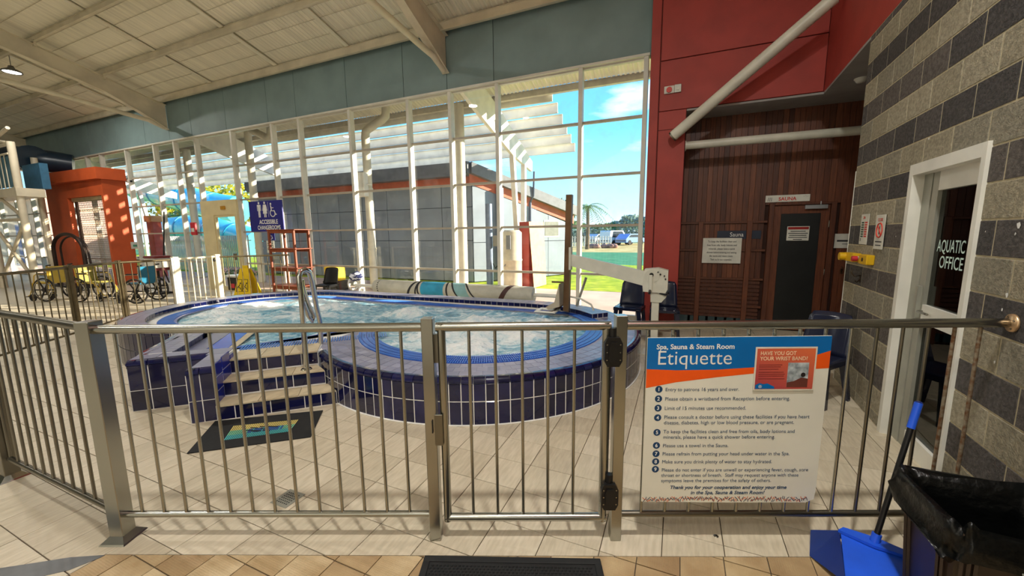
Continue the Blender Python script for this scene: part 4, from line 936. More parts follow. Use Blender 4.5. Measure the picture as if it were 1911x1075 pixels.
b = MB(); rows = [(.02, .2), (.25, .19), (.5, .22), (.66, .27), (.75, .36), (.81, .45), (.87, .535), (.97, .575), (1.035, .59), (1.07, .57), (1.085, .53), (1.095, .485), (1.105, .44), (1.11, .40)]; base = rrect(.23, .205, .06, 14); n = len(base); vs = []
for ri, (k, z) in enumerate(rows):
    for i, (x, y) in enumerate(base):
        a_ = math.atan2(y, x); wv_ = noise.noise((math.cos(a_)*2.6, math.sin(a_)*2.6, ri*.35))
        drop = 0
        if ri >= 9: drop = (ri-8)*(.014*wv_+.006) + (ri-8)*.022*max(0, 1-abs(a_-R(-72))/.5)
        w2 = noise.noise((math.cos(a_)*7, math.sin(a_)*7, ri*.8)); w3 = noise.noise((x*40, y*40, z*30)); w2 *= 1.8 if ri > 7 else 1; w3 *= 1.7 if ri > 6 else 1; kk = k*(1+.05*wv_*(1 if ri > 6 else .9)+.04*w2+.03*w3); vs.append((x*kk, y*kk, z+drop+.022*wv_*(ri < 9)+.016*w2+.016*w3+(.03*noise.noise((a_*5, 7, 1)) if ri > 11 else 0)+(.06*noise.noise((x*kk*13, y*kk*13, 2)) if ri < 5 else 0)))
b.add(vs, [(r0*n+i, r0*n+(i+1) % n, (r0+1)*n+(i+1) % n, (r0+1)*n+i) for r0 in range(len(rows)-1) for i in range(n)]+[tuple(range(n))[::-1]], None, True)
b.build('bin_liner', m_bag, t, local=True, label='crumpled black plastic bin liner')
# ---- dustpan
m_blue = mat('blue_plastic', (34, 92, 226), .35, 0, .06, 5); m_navyp = mat('dark_blue_plastic', (14, 40, 110), .4)
PB_ = atz(1636, 1028, .06); ang = R(-18)
t = thing('dustpan', 'blue lobby dustpan with a long black handle leaning beside the bin', 'dustpan', (PB_.x-.015, PB_.y-.01, 0), ang)
pan = [(-.27, -.20), (-.15, .0), (-.11, .035), (.11, .035), (.13, 0.0), (.17, -.26), (-.10, -.30)]
MB().prism([(-.12, -.27), (-.12, .03), (.12, .03), (.15, -.27)], .0, .012).build('pan_floor', m_blue, t, local=True, fixn=True)
MB().add([(-.13, .02, .09), (.13, .02, .09), (.16, -.26, .055), (-.10, -.30, .045), (-.13, .045, .03), (.13, .045, .03)], [(0, 1, 2, 3), (0, 4, 5, 1)]).build('pan_hood', m_blue, t, local=True)
MB().add([(-.135, .02, .09), (-.10, -.30, .045), (-.24, -.16, .004), (-.25, .02, .03)], [(0, 1, 2, 3), (3, 2, 1, 0)]).build('side_wing', m_navyp, t, local=True)
MB().prism([(-.14, .0), (-.12, .04), (.0, .055), (.12, .04), (.15, .0), (.0, -.02)], .09, .105).build('top_ridge', m_blue, t, local=True, fixn=True)
htop = fp(2.42, .80, -.07); I_ = wm(t).inverted(); hl = I_ @ htop; hb = Vector((0, .02, .10))
MB().cyl(hb, hb.lerp(hl, .06), .020, 12).build('socket', m_blue, t, local=True)
MB().cyl(hb.lerp(hl, .04), hb.lerp(hl, .83), .0125, 12).build('handle', black_plastic, t, local=True)
MB().cyl(hb.lerp(hl, .82), hl, .0165, 14).build('grip', m_blue, t, local=True)
MB().tube([hl+Vector((.012*math.cos(k*.785), .012*math.sin(k*.785), .002)) for k in range(8)], .003, 6, closed=True).build('hang_ring', m_navyp, t, local=True)
# ---- plastic chairs
m_ch = mat('navy_chair_plastic', (30, 35, 56), .14, 0, .08, 4); m_chk = mat('black_chair_plastic', (22, 23, 26), .3, 0, .08, 4)
def chair(label, loc, rz, m_, group='moulded plastic chairs'):
    t = thing('plastic_chair', label, 'chair', loc, rz, group)
    b = MB(); nx_, ny_ = 8, 6; vs = []
    for j in range(ny_+1):
        for i in range(nx_+1):
            u = i/nx_*2-1; v = j/ny_; x = u*(.215-.012*v); y = -.20+.40*v; z = .435-.018*(1-u*u)*math.sin(v*3.14)-.03*max(0, .15-v)/.15; vs.append((x, y, z))
    f = [(j*(nx_+1)+i, j*(nx_+1)+i+1, (j+1)*(nx_+1)+i+1, (j+1)*(nx_+1)+i) for j in range(ny_) for i in range(nx_)]
    k = len(vs); vs += [(x, y, z-.018) for x, y, z in vs]; f += [tuple(q+k for q in reversed(ff)) for ff in f]
    ed = list(range(nx_+1))+[(j+1)*(nx_+1)+nx_ for j in range(ny_)]+[ny_*(nx_+1)+nx_-1-i for i in range(nx_)]+[(ny_-1-j)*(nx_+1) for j in range(ny_-1)]
    f += [(ed[i], ed[i]+k, ed[(i+1) % len(ed)]+k, ed[(i+1) % len(ed)]) for i in range(len(ed))]
    b.add(vs, f, None, True).build('seat', m_, t, local=True, fixn=True)
    b = MB(); vs = []; ny_ = 8
    for j in range(ny_+1):
        for i in range(nx_+1):
            u = i/nx_*2-1; v = j/ny_; w = .205*(1-.10*v)*(1 if v < .85 else math.sqrt(max(.2, 1-((v-.85)/.17)**2*.35)))
            vs.append((u*w, .185+.11*v-.035*u*u*(1-.3*v), .42+.42*v-.012*u*u*(v > .8)))
    f = [(j*(nx_+1)+i, j*(nx_+1)+i+1, (j+1)*(nx_+1)+i+1, (j+1)*(nx_+1)+i) for j in range(ny_) for i in range(nx_)]; k = len(vs); vs += [(x, y+.014, z) for x, y, z in vs]; f += [tuple(q+k for q in reversed(ff)) for ff in f]
    ed = list(range(nx_+1))+[(j+1)*(nx_+1)+nx_ for j in range(ny_)]+[ny_*(nx_+1)+nx_-1-i for i in range(nx_)]+[(ny_-1-j)*(nx_+1) for j in range(ny_-1)]
    f += [(ed[i], ed[i]+k, ed[(i+1) % len(ed)]+k, ed[(i+1) % len(ed)]) for i in range(len(ed))]
    b.add(vs, f, None, True).build('backrest', m_, t, local=True, fixn=True)
    for sx_ in (-1, 1):
        for sy in (-1, 1):
            y0 = -.19 if sy < 0 else .18; y1 = -.225 if sy < 0 else .245
            MB().add([(sx_*.21, y0, .43), (sx_*.13, y0, .43), (sx_*.15, y0, .36), (sx_*.195, y1, 0), (sx_*.235, y1, 0)]+[(sx_*.21, y0-sy*.05, .43), (sx_*.13, y0-sy*.03, .43), (sx_*.15, y0-sy*.03, .36), (sx_*.195, y1-sy*.03, 0), (sx_*.235, y1-sy*.045, 0)],
                     [(0, 1, 2, 3, 4), (9, 8, 7, 6, 5)]+[(i, i+5, (i+1) % 5+5, (i+1) % 5) for i in range(5)]).build('leg', m_, t, local=True, fixn=True)
        MB().bbox((sx_*.205, -.20, .375), (sx_*.222, .20, .43), .004).build('side_apron', m_, t, local=True)
    MB().bbox((-.15, -.215, .385), (.15, -.195, .43), .004).build('front_apron', m_, t, local=True)
    return t
chair('navy plastic chair left of the pool lift column, in front of the window', (-.71, 6.62, 0), R(-6), m_ch)
chair('navy plastic chair half hidden behind the pool lift column, by the red wall', (-.17, 6.62, 0), R(4), m_ch)
chair('shiny navy plastic chair against the block wall near the office door', (1.27, 4.55, 0), R(-40), m_ch)
chair('black plastic chair by the glass wall, right of the timber shelf', (-8.15, 7.05, 0), R(12), m_chk)
# ---- pool lift
m_lw = mat('lift_white_paint', (206, 204, 188), .4, 0, .06, 4); m_mast = mat('bronze_mast_metal', (104, 78, 52), .4, .5, .12, 5)
XL, YL = -.255, 5.5
t = thing('pool_lift', 'white pool access lift with a long arm, bronze mast and hanging seat', 'pool lift', (XL, YL, 0))
MB().bbox((XL-.14, YL-.14, 0), (XL+.14, YL+.14, .02), .004).build('base_plate', m_lw, t)
MB().bbox((XL-.047, YL-.047, .02), (XL+.047, YL+.047, .86), .006).build('column', m_lw, t)
MB().prism([(p[0], p[1]) for p in ((-.06, .72), (.075, .72), (.135, .80), (.12, .86), (-.07, .86))], -.06, .06, basis_m((1, 0, 0), (0, 0, 1), (0, -1, 0), (XL, YL, 0))).build('knuckle', m_lw, t, fixn=True)
hd = MB().prism([(-.16, .86), (.12, .85), (.145, .90), (.145, 1.15), (.02, 1.18), (-.15, 1.16), (-.17, .95)], -.085, .085, basis_m((1, 0, 0), (0, 0, 1), (0, -1, 0), (XL, YL, 0))).build('gear_head', m_lw, t, fixn=True)
for x, z, r_ in ((-.06, 1.09, .028), (.05, 1.1, .012), (.02, 1.13, .008), (.10, 1.08, .010), (.115, 1.04, .010)): MB().cyl((XL+x, YL-.085, z), (XL+x, YL-.097, z), r_, 12).build('bolt', black_plastic, hd)
MB().cyl((XL-.06, YL-.083, 1.07), (XL-.06, YL-.09, 1.07), .09, 24).build('gear_disc', m_lw, hd); MB().bbox((XL-.09, YL-.12, .87), (XL-.045, YL-.088, 1.09), .005).build('crank_arm', m_lw, hd); MB().cyl((XL-.07, YL-.12, .88), (XL-.07, YL-.2, .86), .018, 10).build('crank_grip', black_plastic, hd)
MB().tube([(XL+.05, YL-.06, .845), (XL+.12, YL-.08, .83), (XL+.16, YL-.10, .86)], .012, 8).build('lock_lever', black_plastic, t)
XM = -1.49
MB().add([(XL-.15, YL-.04, .93), (XL-.15, YL-.04, 1.13), (XM+.05, YL-.03, 1.35), (XM+.05, YL-.03, 1.18), (XL-.15, YL+.04, .93), (XL-.15, YL+.04, 1.13), (XM+.05, YL+.03, 1.35), (XM+.05, YL+.03, 1.18)], [(0, 1, 2, 3), (7, 6, 5, 4), (0, 4, 5, 1), (1, 5, 6, 2), (2, 6, 7, 3), (3, 7, 4, 0)]).build('arm', m_lw, t, fixn=True)
MB().bbox((XM+.035, YL-.045, 1.12), (XM+.07, YL+.045, 1.45), .004).build('mast_clamp', m_lw, t)
MB().bar((XM+.03, YL, 2.19), (XM, YL, .505), .085, .085, up=Vector((0, 1, 0))).build('mast', m_mast, t, label='square bronze coloured mast')
MB().add([(XM-.06, YL-.2, .93), (XM-.06, YL+.2, .93), (XM-.13, YL+.2, .66), (XM-.13, YL-.2, .66), (XM-.26, YL-.2, .58), (XM-.26, YL+.2, .58), (XM-.22, YL+.2, .545), (XM-.22, YL-.2, .545), (XM-.05, YL-.2, .60), (XM-.05, YL+.2, .60)], [(0, 1, 2, 3), (3, 2, 5, 4), (4, 5, 6, 7), (7, 6, 9, 8), (8, 9, 1, 0), (0, 3, 4, 7, 8), (1, 9, 6, 5, 2)]).build('seat', mat('grey_seat_plastic', (168, 158, 138), .5), t, fixn=True)
MB().cyl((XM-.16, YL-.22, .96), (XM+.02, YL-.22, .96), .012).build('armrest', m_mast, t)
MB().tube([(XM-.06, YL-.06, .60), (XM-.16, YL-.15, .52), (XM-.22, YL-.2, .515)], .011, 8).tube([(XM-.06, YL+.1, .60), (XM-.14, YL, .515)], .011, 8).build('footrest_tube', m_mast, t)
MB().bbox((XM-.42, YL-.26, .505), (XM-.10, YL-.20, .525), .006).bbox((XM-.42, YL-.02, .505), (XM-.10, YL+.04, .525), .006).bbox((XM-.42, YL-.2, .505), (XM-.36, YL-.02, .525), .004).bbox((XM-.16, YL-.2, .505), (XM-.10, YL-.02, .525), .004).build('footrest', white_paint, t)
MB().tube([(XM+.05, YL+.02, .72), (XM+.2, YL+.02, .70), (XM+.36, YL+.02, .62), (XM+.4, YL+.02, .535)], .014, 8).build('side_handle', m_lw, t)
MB().bar((XM+.09, YL+.25, .54), (XM+.22, YL+.3, .98), .05, .03).build('stay', grey_al, t)
# ---- pool cover roller
YC, ZC = 6.78, .50
t = thing('cover_roller', 'rolled up grey pool cover with blue wave stripes behind the spa', 'pool cover', (-4.3, YC, 0))
m_cov = mat('grey_quilted_cover', (186, 184, 170), .6, 0, .06, 5, bump=.5, bscale=26); m_aqua = mat('aqua_cover_stripe', (36, 146, 184), .55, 0, .08, 5, bump=.4, bscale=26); m_pal = mat('pale_aqua_stripe', (132, 176, 180), .55, 0, .06, 5); m_blk = mat('black_cover_stripe', (22, 24, 32), .6); m_mar = mat('maroon_stripe', (70, 40, 40), .6)
MB().cyl((-6.95, YC, ZC), (-1.8, YC, ZC), .035, 12).build('roller_tube', white_paint, t)
rc = MB().tube([(-6.32, YC, ZC), (-6.27, YC, ZC), (-6.22, YC, ZC), (-2.52, YC, ZC), (-2.47, YC, ZC)], [.10, .145, .16, .155, .14], 28).build('cover_roll', m_cov, t)
def band(xa, xb, skew, m_, nm, r_=.1605, bow=0.0):
    b = MB(); n_ = 18; vs = []
    for i in range(n_+1):
        a_ = R(-60)+R(300)*i/n_; s_ = skew*(i/n_-.5); bo = bow*math.sin(math.pi*i/n_)
        for x in (xa, xb): vs.append((x+s_+bo, YC-r_*math.cos(a_), ZC+r_*math.sin(a_)))
    b.add(vs, [(2*i, 2*i+1, 2*i+3, 2*i+2) for i in range(n_)], None, True); return b.build(nm, m_, rc)
band(-6.13, -6.10, .0, m_blk, 'stripe'); band(-4.96, -4.40, .0, m_aqua, 'wave_panel', .1612); band(-5.12, -5.06, .5, m_blk, 'stripe', .162); band(-5.10, -5.06, .1, m_blk, 'stripe', .162, .05); band(-4.98, -4.94, .12, m_blk, 'stripe', .1625, -.06); band(-4.41, -4.37, -.16, m_blk, 'stripe', .1625, .05); band(-4.25, -3.95, -.4, m_pal, 'wave_panel', .161); band(-4.28, -4.24, -.45, m_blk, 'stripe', .162); band(-3.96, -3.92, -.6, m_blk, 'stripe', .162); band(-2.95, -2.84, .5, m_mar, 'stripe', .161)
for x in (-6.75, -1.95):
    MB().bar((x, YC-.22, .03), (x, YC, ZC), .04, .04).bar((x, YC+.22, .03), (x, YC, ZC), .04, .04).bar((x, YC-.2, .09), (x, YC+.2, .09), .03, .03).build('stand', white_paint, t)
    for dy in (-.22, .22): MB().cyl((x-.02, YC+dy, .035), (x+.02, YC+dy, .035), .035, 12).build('castor', black_plastic, t)
MB().tube([(-6.97, YC+.135*math.cos(k*.2618), ZC+.03+.135*math.sin(k*.2618)) for k in range(24)], .026, 8, closed=True).build('hand_wheel', white_paint, t)
MB().bar((-6.97, YC-.12, ZC+.03), (-6.97, YC+.12, ZC+.03), .03, .03).cyl((-7.0, YC, ZC+.03), (-6.9, YC, ZC+.03), .055, 14).build('wheel_hub', grey_al, t)
b = MB(); b.sphere((-6.85, YC-.02, ZC+.20), .17, 16, 10, (1.05, .7, .62)); b.v = [tuple(Vector(v)+Vector(v).normalized()*0+Vector((0, 0, .035*noise.noise((v[0]*9, v[1]*9, v[2]*9))))) for v in b.v]
tw = thing('folded_towel', 'crumpled blue and white cloth draped over the roller hand wheel', 'cloth', (-6.85, YC, ZC+.1)); b.build('cloth', mat('striped_cloth', (232, 234, 240), .9, 0, .1, 7, col2=(36, 44, 92), stretch=(1, 1, 3), lo=.48, hi=.54), tw)
# ================================================================ SIGNS AND FITTINGS ON THE RIGHT
def board(label, name, x0, x1, z0, z1, Y, m_, th=.006):
    t = thing(name, label, 'sign', ((x0+x1)/2, Y, z0)); MB().bbox((x0, Y-th, z0), (x1, Y, z1), .001).build('board', m_, t); return t
def ft(tx, x, z, Y, s, m_, par, width=None, **kw): return text(tx, s, m_, par, basis_m((1, 0, 0), (0, 0, 1), (0, -1, 0), (x, Y, z)), width=width, **kw)
paper = mat('white_notice', (216, 214, 202), .5); red_ink = mat('red_ink', (206, 56, 40), .5); blk_ink = mat('black_ink', (36, 38, 44), .6); navy_pl = mat('navy_plaque', (30, 42, 62), .5)
A = aty(1428, 378, YS); B = aty(1512, 362, YS)
t = board('white SAUNA sign above the sauna door', 'sauna_sign', A.x, B.x, A.z, B.z, YS-.004, paper); ft('SAUNA', (A.x+B.x)/2, A.z+.022, YS-.0115, .075, red_ink, t, width=.24, bold=.025, align='CENTER')
b = MB()
for k in range(3): b.add([(A.x+.03+.025*k, YS-.0115, A.z+.015), (A.x+.037+.025*k, YS-.0115, A.z+.015), (A.x+.047+.02*k, YS-.0115, A.z+.075), (A.x+.04+.02*k, YS-.0115, A.z+.075)], [(0, 1, 2, 3)])
for k in range(3): b.add([(B.x-.09+.025*k, YS-.0115, B.z-.03+.01*math.sin(k*2)), (B.x-.075+.025*k, YS-.0115, B.z-.035), (B.x-.075+.025*k, YS-.0115, B.z-.028)], [(0, 1, 2)])
b.build('corner_marks', blk_ink, t)
A = aty(1338, 446, YS-.02); B = aty(1421, 430, YS-.02)
t = board('dark navy Sauna plaque left of the sauna door', 'sauna_plaque', A.x, B.x, A.z, B.z, YS-.006, navy_pl); ft('Sauna', A.x+.19, A.z+.04, YS-.0135, .10, wht, t, width=.2)
A = aty(1311, 466, YS-.04); B = aty(1385, 444, YS-.04)
t = board('white printed notice on the timber rails left of the sauna door', 'sauna_notice', A.x, B.x, A.z-.23, B.z, YS-.032, paper)
for k, tx in enumerate(('To keep the facilities clean and', 'free from oils, body lotions and', 'minerals, please have a quick', 'shower before entering and exiting', 'the sauna and steam room.', 'Thank you for your cooperation.')): ft(tx, (A.x+B.x)/2, B.z-.075-.062*k, YS-.0395, .046, blk_ink, t, width=(.43, .45, .40, .45, .36, .33)[k], align='CENTER', bold=.012)
A = aty(1467, 449, YS-.03); B = aty(1511, 422, YS-.03)
t = board('small white notice with a red heading on the black sauna door panel', 'door_notice', A.x, B.x, A.z, B.z, YS-.033, paper)
MB().box((A.x+.01, YS-.0405, B.z-.05), (B.x-.01, YS-.0395, B.z-.01)).build('red_header', mat('dark_red_ink', (150, 28, 24), .5), t)
for k, tx in enumerate(('For your safety', 'please sit on a towel', 'No shaving or washing in the sauna', 'Shower first')): pass
b = MB()
for k in range(5): w_ = (.20, .26, .23, .25, .12)[k]; c_x = (A.x+B.x)/2; b.box((c_x-w_/2, YS-.0402, B.z-.085-.032*k), (c_x+w_/2, YS-.0395, B.z-.073-.032*k))
b.build('print_lines', blk_ink, t, kind='stuff')
A = aty(1556, 463, YS-.01); B = aty(1600, 436, YS-.01)
t = board('white notice at the right of the sauna door, partly behind the block wall', 'wall_notice', A.x, B.x, A.z, B.z, YS-.002, paper)
b = MB(); b.box((A.x+.03, YS-.0088, A.z+.1), (A.x+.26, YS-.0082, A.z+.125)).box((A.x+.1, YS-.0088, A.z+.06), (A.x+.24, YS-.0082, A.z+.068)); b.build('print_lines', blk_ink, t, kind='stuff')
# safety strips and control boxes on the block wall
def wsign(px, w, h, label, name, cat='sign'):
    P = atpl(*px, (XB(4.8), 4.8, 0), bn); t = thing(name, label, cat, tuple(P), rot=basis_m(bd, (0, 0, 1), bn, (0, 0, 0)).to_3x3()); return t
t = wsign((1611, 456), 0, 0, 'narrow white strip sign with red and black ladders on the block wall', 'depth_strip')
MB().bbox((-.10, 0, .004), (.10, .29, .008), .001).build('board', paper, t, local=True)
b = MB(); c = MB()
for k in range(7): b.box((-.075, .07+.022*k, .008), (-.01, .084+.022*k, .009)); c.box((.01, .07+.022*k, .008), (.075, .084+.022*k, .009))
b.box((-.075, .03, .008), (-.06, .06, .009)).build('black_ladder', mat('dark_green_ink', (20, 70, 44), .5), t, local=True); c.build('red_ladder', red_ink, t, local=True)
text('SPA', .034, red_ink, t, wm(t) @ Matrix.Translation((-.04, .245, .010)), bold=.02)
t = wsign((1641, 465), 0, 0, 'narrow white prohibition sign with a red circle on the block wall', 'prohibition_sign')
MB().bbox((-.10, 0, .010), (.10, .30, .014), .001).build('board', paper, t, local=True)
MB().tube([(.062*math.cos(k*.2618), .165+.062*math.sin(k*.2618), .015) for k in range(24)], .006, 5, closed=True).cyl((-.044, .209, .015), (.044, .121, .015), .005, 6).build('red_circle', red_ink, t, local=True)
MB().box((-.012, .13, .014), (.004, .20, .0152)).build('figure', blk_ink, t, local=True)
text('CLOSE', .036, red_ink, t, wm(t) @ Matrix.Translation((-.055, .245, .0155)), bold=.02)
b = MB().box((-.07, .06, .014), (.07, .07, .0148)).box((-.06, .03, .014), (.06, .038, .0148)); b.build('print_lines', blk_ink, t, local=True, kind='stuff')
yel = mat('yellow_enclosure', (222, 176, 20), .4, 0, .05, 5)
P = atpl(1600, 488, (XB(4.8), 4.8, 0), bn)
t = thing('emergency_switch', 'yellow emergency stop boxes with a red button below the strip signs', 'switch', tuple(P), rot=basis_m(bd, (0, 0, 1), bn, (0, 0, 0)).to_3x3())
MB().bbox((-.17, .0, .0), (.10, .085, .07), .006).build('box', yel, t, local=True); MB().bbox((.24, -.005, .0), (.44, .085, .06), .006).build('box', yel, t, local=True)
MB().cyl((-.12, .045, .07), (-.12, .045, .12), .04, 16).build('cover', yel, t, local=True); MB().cyl((-.17, .045, .05), (-.20, .045, .05), .022, 10).build('green_cap', mat('green_plastic', (30, 90, 50), .5), t, local=True)
MB().cyl((.10, .045, .035), (.24, .045, .035), .014, 10).build('conduit', white_paint, t, local=True); MB().cyl((.20, .04, .06), (.20, .04, .10), .026, 14).build('stop_button', mat('red_plastic', (200, 44, 56), .4), t, local=True); MB().cyl((.34, .04, .06), (.34, .04, .064), .018, 10).build('socket', black_plastic, t, local=True)
m_hook = mat('bronze_hook', (70, 56, 38), .4, .7)
for px, py, lab in ((1606, 518, 'dark wire coat hook on the block wall beneath the yellow switch boxes'), (1570, 505, 'brass coat hook at the far corner of the block wall, beside the sauna boards')):
    P = atpl(px, py, (XB(4.8), 4.8, 0), bn) if px > 1590 else aty(px, py, YS)
    rot = basis_m(bd, (0, 0, 1), bn, (0, 0, 0)).to_3x3() if px > 1590 else basis_m((1, 0, 0), (0, 0, 1), (0, -1, 0), (0, 0, 0)).to_3x3()
    t = thing('coat_hook', lab, 'hook', tuple(P), rot=rot)
    MB().bbox((-.012, -.05, 0), (.012, .03, .005), .002).build('plate', m_hook, t, local=True); MB().tube([(0, .02, .004), (0, .01, .05), (-.01, .05, .075), (-.02, .07, .06)], .005, 6).tube([(0, -.02, .004), (.005, -.05, .03), (.015, -.03, .045)], .005, 6).build('prong', m_hook, t, local=True)
P = aty(1249, 169, YR); t = thing('fire_call_point', 'white plate with a red fire call button high on the red wall', 'alarm', tuple(P))
MB().bbox((P.x-.075, YR-.03, P.z-.05), (P.x+.075, YR, P.z+.06), .004).build('plate', paper, t); MB().cyl((P.x, YR-.03, P.z), (P.x, YR-.05, P.z), .042, 16).build('button', red_ink, t)
P = aty(1265, 166, YR); t = thing('wall_switch', 'grey switch plate beside the red call button on the red wall', 'switch', tuple(P)); MB().bbox((P.x-.05, YR-.025, P.z-.055), (P.x+.05, YR, P.z+.065), .004).build('plate', grey_al, t); MB().bbox((P.x-.025, YR-.03, P.z-.02), (P.x+.025, YR-.024, P.z+.02), .002).build('rocker', paper, t)
P = atz(1607, 146, ZS-.03); t = thing('smoke_detector', 'white smoke detector on the alcove soffit above the block wall corner', 'detector', tuple(P)); MB().lathe([(0, -.05), (.04, -.05), (.055, -.03), (.06, -.015), (.07, -.012), (.07, 0)], 20).build('body', white_paint, t, local=True)
# ---- pipes in front of the alcove
P0 = aty(1255, 255, 6.86); dep = (P0-CAM).dot(_f); P1 = aty(1552, 0, 6.35); P1 = P0+(P1-P0)*((1.62-P0.x)/(P1.x-P0.x))
t = thing('brace_pipe', 'thick cream diagonal brace pipe rising across the red wall', 'pipe', tuple(P0)); MB().cyl(P0, P1, .078, 20).build('pipe', m_lw, t); dd_ = (P1-P0).normalized(); MB().cyl(P0-dd_*.01, P0+dd_*.015, .081, 20).build('end_cap', steel_dark, t)
t = thing('brace_pipe', 'cream horizontal pipe across the alcove above the sauna door', 'pipe', (0, 7.1, 3.0)); A = aty(1279, 272, 7.1); B = aty(1612, 243, 7.1); MB().cyl(A, B+Vector((.45, 0, 0)), .062, 20).build('pipe', m_lw, t); MB().cyl(A, A+Vector((.012, 0, 0)), .085, 20).build('wall_collar', m_lw, t)
# ================================================================ THINGS ALONG THE GLASS WALL
m_tim = mat('reddish_shelf_timber', (138, 66, 34), .5, 0, .1, 6, stretch=(4, 4, .8))
t = thing('open_shelf', 'open reddish timber shelf unit standing before the glass wall', 'shelf', (-9.47, 7.15, 0))
for x in (-9.95, -9.02):
    for y in (6.93, 7.36): MB().bbox((x-.03, y-.022, 0), (x+.03, y+.022, 1.82), .003).build('upright', m_tim, t)
for z in (.33, .81, 1.31, 1.80):
    MB().bbox((-10.02, 6.90, z), (-8.95, 7.40, z+.022), .003).build('shelf_board', m_tim, t)
    for y in (6.93, 7.36): MB().bbox((-9.95, y-.012, z-.075), (-9.02, y+.012, z), .003).build('cross_rail', m_tim, t)
A, B, C, D = [aty(*p, 7.42) for p in ((460, 376), (522, 373), (527, 430), (466, 434))]
X0, X1, Z0, Z1 = (A.x+D.x)/2, (B.x+C.x)/2, (C.z+D.z)/2, (A.z+B.z)/2
m_rb = mat('royal_blue_sign', (40, 40, 132), .4, 0, .05, 3)
t = board('blue ACCESSIBLE CHANGEROOMS sign with white figures hung on the glass wall', 'changeroom_sign', X0, X1, Z0, Z1, 7.498, m_rb, .03)
Ys = 7.4665
ft('ACCESSIBLE', (X0+X1)/2+.09, Z0+.215, Ys, .165, wht, t, width=.78, align='CENTER', bold=.02); ft('CHANGEROOMS', (X0+X1)/2+.09, Z0+.055, Ys, .165, wht, t, width=.96, align='CENTER', bold=.02)
MP = basis_m((1, 0, 0), (0, 0, 1), (0, -1, 0), (X0+.36, Ys, Z0+.40))
def disc(b, x, y, r_, M): return b.add([(x+r_*math.cos(k*.3927), y+r_*math.sin(k*.3927), 0) for k in range(16)], [tuple(range(16))], M)
b = MB(); disc(b, .08, .40, .035, MP)
b.add([(.0, .35, 0), (.16, .35, 0), (.16, .18, 0), (.135, .18, 0), (.135, .31, 0), (.12, .31, 0), (.12, 0, 0), (.085, 0, 0), (.085, .18, 0), (.075, .18, 0), (.075, 0, 0), (.04, 0, 0), (.04, .31, 0), (.025, .31, 0), (.025, .18, 0), (0, .18, 0)], [(0, 15, 14, 13), (13, 12, 5, 4), (0, 13, 4, 1), (1, 4, 3, 2), (12, 11, 10, 9), (12, 9, 8, 5), (5, 8, 7, 6)], MP); b.build('man_symbol', wht, t)
b = MB(); disc(b, .32, .40, .035, MP); b.add([(.255, .35, 0), (.385, .35, 0), (.425, .18, 0), (.40, .175, 0), (.365, .30, 0), (.41, .10, 0), (.365, .10, 0), (.365, 0, 0), (.33, 0, 0), (.33, .10, 0), (.31, .10, 0), (.31, 0, 0), (.275, 0, 0), (.275, .10, 0), (.23, .10, 0), (.275, .30, 0), (.24, .175, 0), (.215, .18, 0)], [(0, 17, 16, 15), (0, 15, 4, 1), (1, 4, 3, 2), (15, 14, 5, 4), (13, 12, 11, 10), (9, 8, 7, 6)], MP); b.build('woman_symbol', wht, t)
MB().box((.46, .0, 0), (.468, .42, .0006), MP).build('divider', wht, t)
b = MB(); disc(b, .58, .36, .032, MP); b.tube([MP @ Vector((.64+.10*math.cos(R(a)), .11+.10*math.sin(R(a)), 0)) for a in range(130, 365, 12)], .013, 6).tube([MP @ Vector(p) for p in ((.58, .32, 0), (.60, .17, 0), (.71, .17, 0), (.76, .06, 0), (.80, .075, 0))], .017, 6).tube([MP @ Vector(p) for p in ((.60, .25, 0), (.69, .25, 0))], .012, 6); b.build('wheelchair_symbol', wht, t)
# wet floor sign
ys_ = mat('yellow_plastic', (236, 200, 24), .45, 0, .05, 4)
WF = Vector((-10.72, 6.72, 0)); t = thing('wet_floor_sign', 'yellow A-frame wet floor sign behind the spa rim', 'sign', tuple(WF), R(20))
for sy, nm in ((-1, 'front_leaf'), (1, 'rear_leaf')):
    tp = .03*sy; bt = .2*sy
    lf = MB().add([(-.27, bt, 0), (.27, bt, 0), (.12, tp, .80), (-.12, tp, .80), (-.27, bt+.02*sy, 0), (.27, bt+.02*sy, 0), (.12, tp+.02*sy, .80), (-.12, tp+.02*sy, .80)], [(0, 1, 2, 3), (7, 6, 5, 4), (0, 4, 5, 1), (1, 5, 6, 2), (2, 6, 7, 3), (3, 7, 4, 0)]).build(nm, ys_, t, local=True, fixn=True)
MB().bbox((-.08, -.03, .78), (.08, .03, .88), .01).build('handle', ys_, t, local=True)
MF = wm(t) @ basis_m((1, 0, 0), (0, .2076, .9782), (0, -.978, .2076), (0, -.224, 0))
for cx_ in (-.11, .06):
    b = MB()
    for p0, p1 in (((cx_-.075, .20), (cx_+.08, .20)), ((cx_-.075, .20), (cx_-.06, .52)), ((cx_+.08, .20), (cx_+.06, .52)), ((cx_-.06, .52), (cx_+.06, .52))): b.cyl(MF @ Vector((*p0, 0)), MF @ Vector((*p1, 0)), .006, 5)
    b.build('symbol_frame', blk_ink, t)
    b = MB(); disc(b, cx_+.03, .42, .02, MF); b.tube([MF @ Vector((cx_+.02, .39, 0)), MF @ Vector((cx_-.02, .33, 0)), MF @ Vector((cx_+.03, .29, 0)), MF @ Vector((cx_+.05, .25, 0))], .010, 5).cyl(MF @ Vector((cx_-.02, .33, 0)), MF @ Vector((cx_-.05, .26, 0)), .009, 5); b.build('slip_figure', blk_ink, t)
text('WET', .07, blk_ink, t, MF @ Matrix.Translation((.0, .08, .004)), bold=.02)
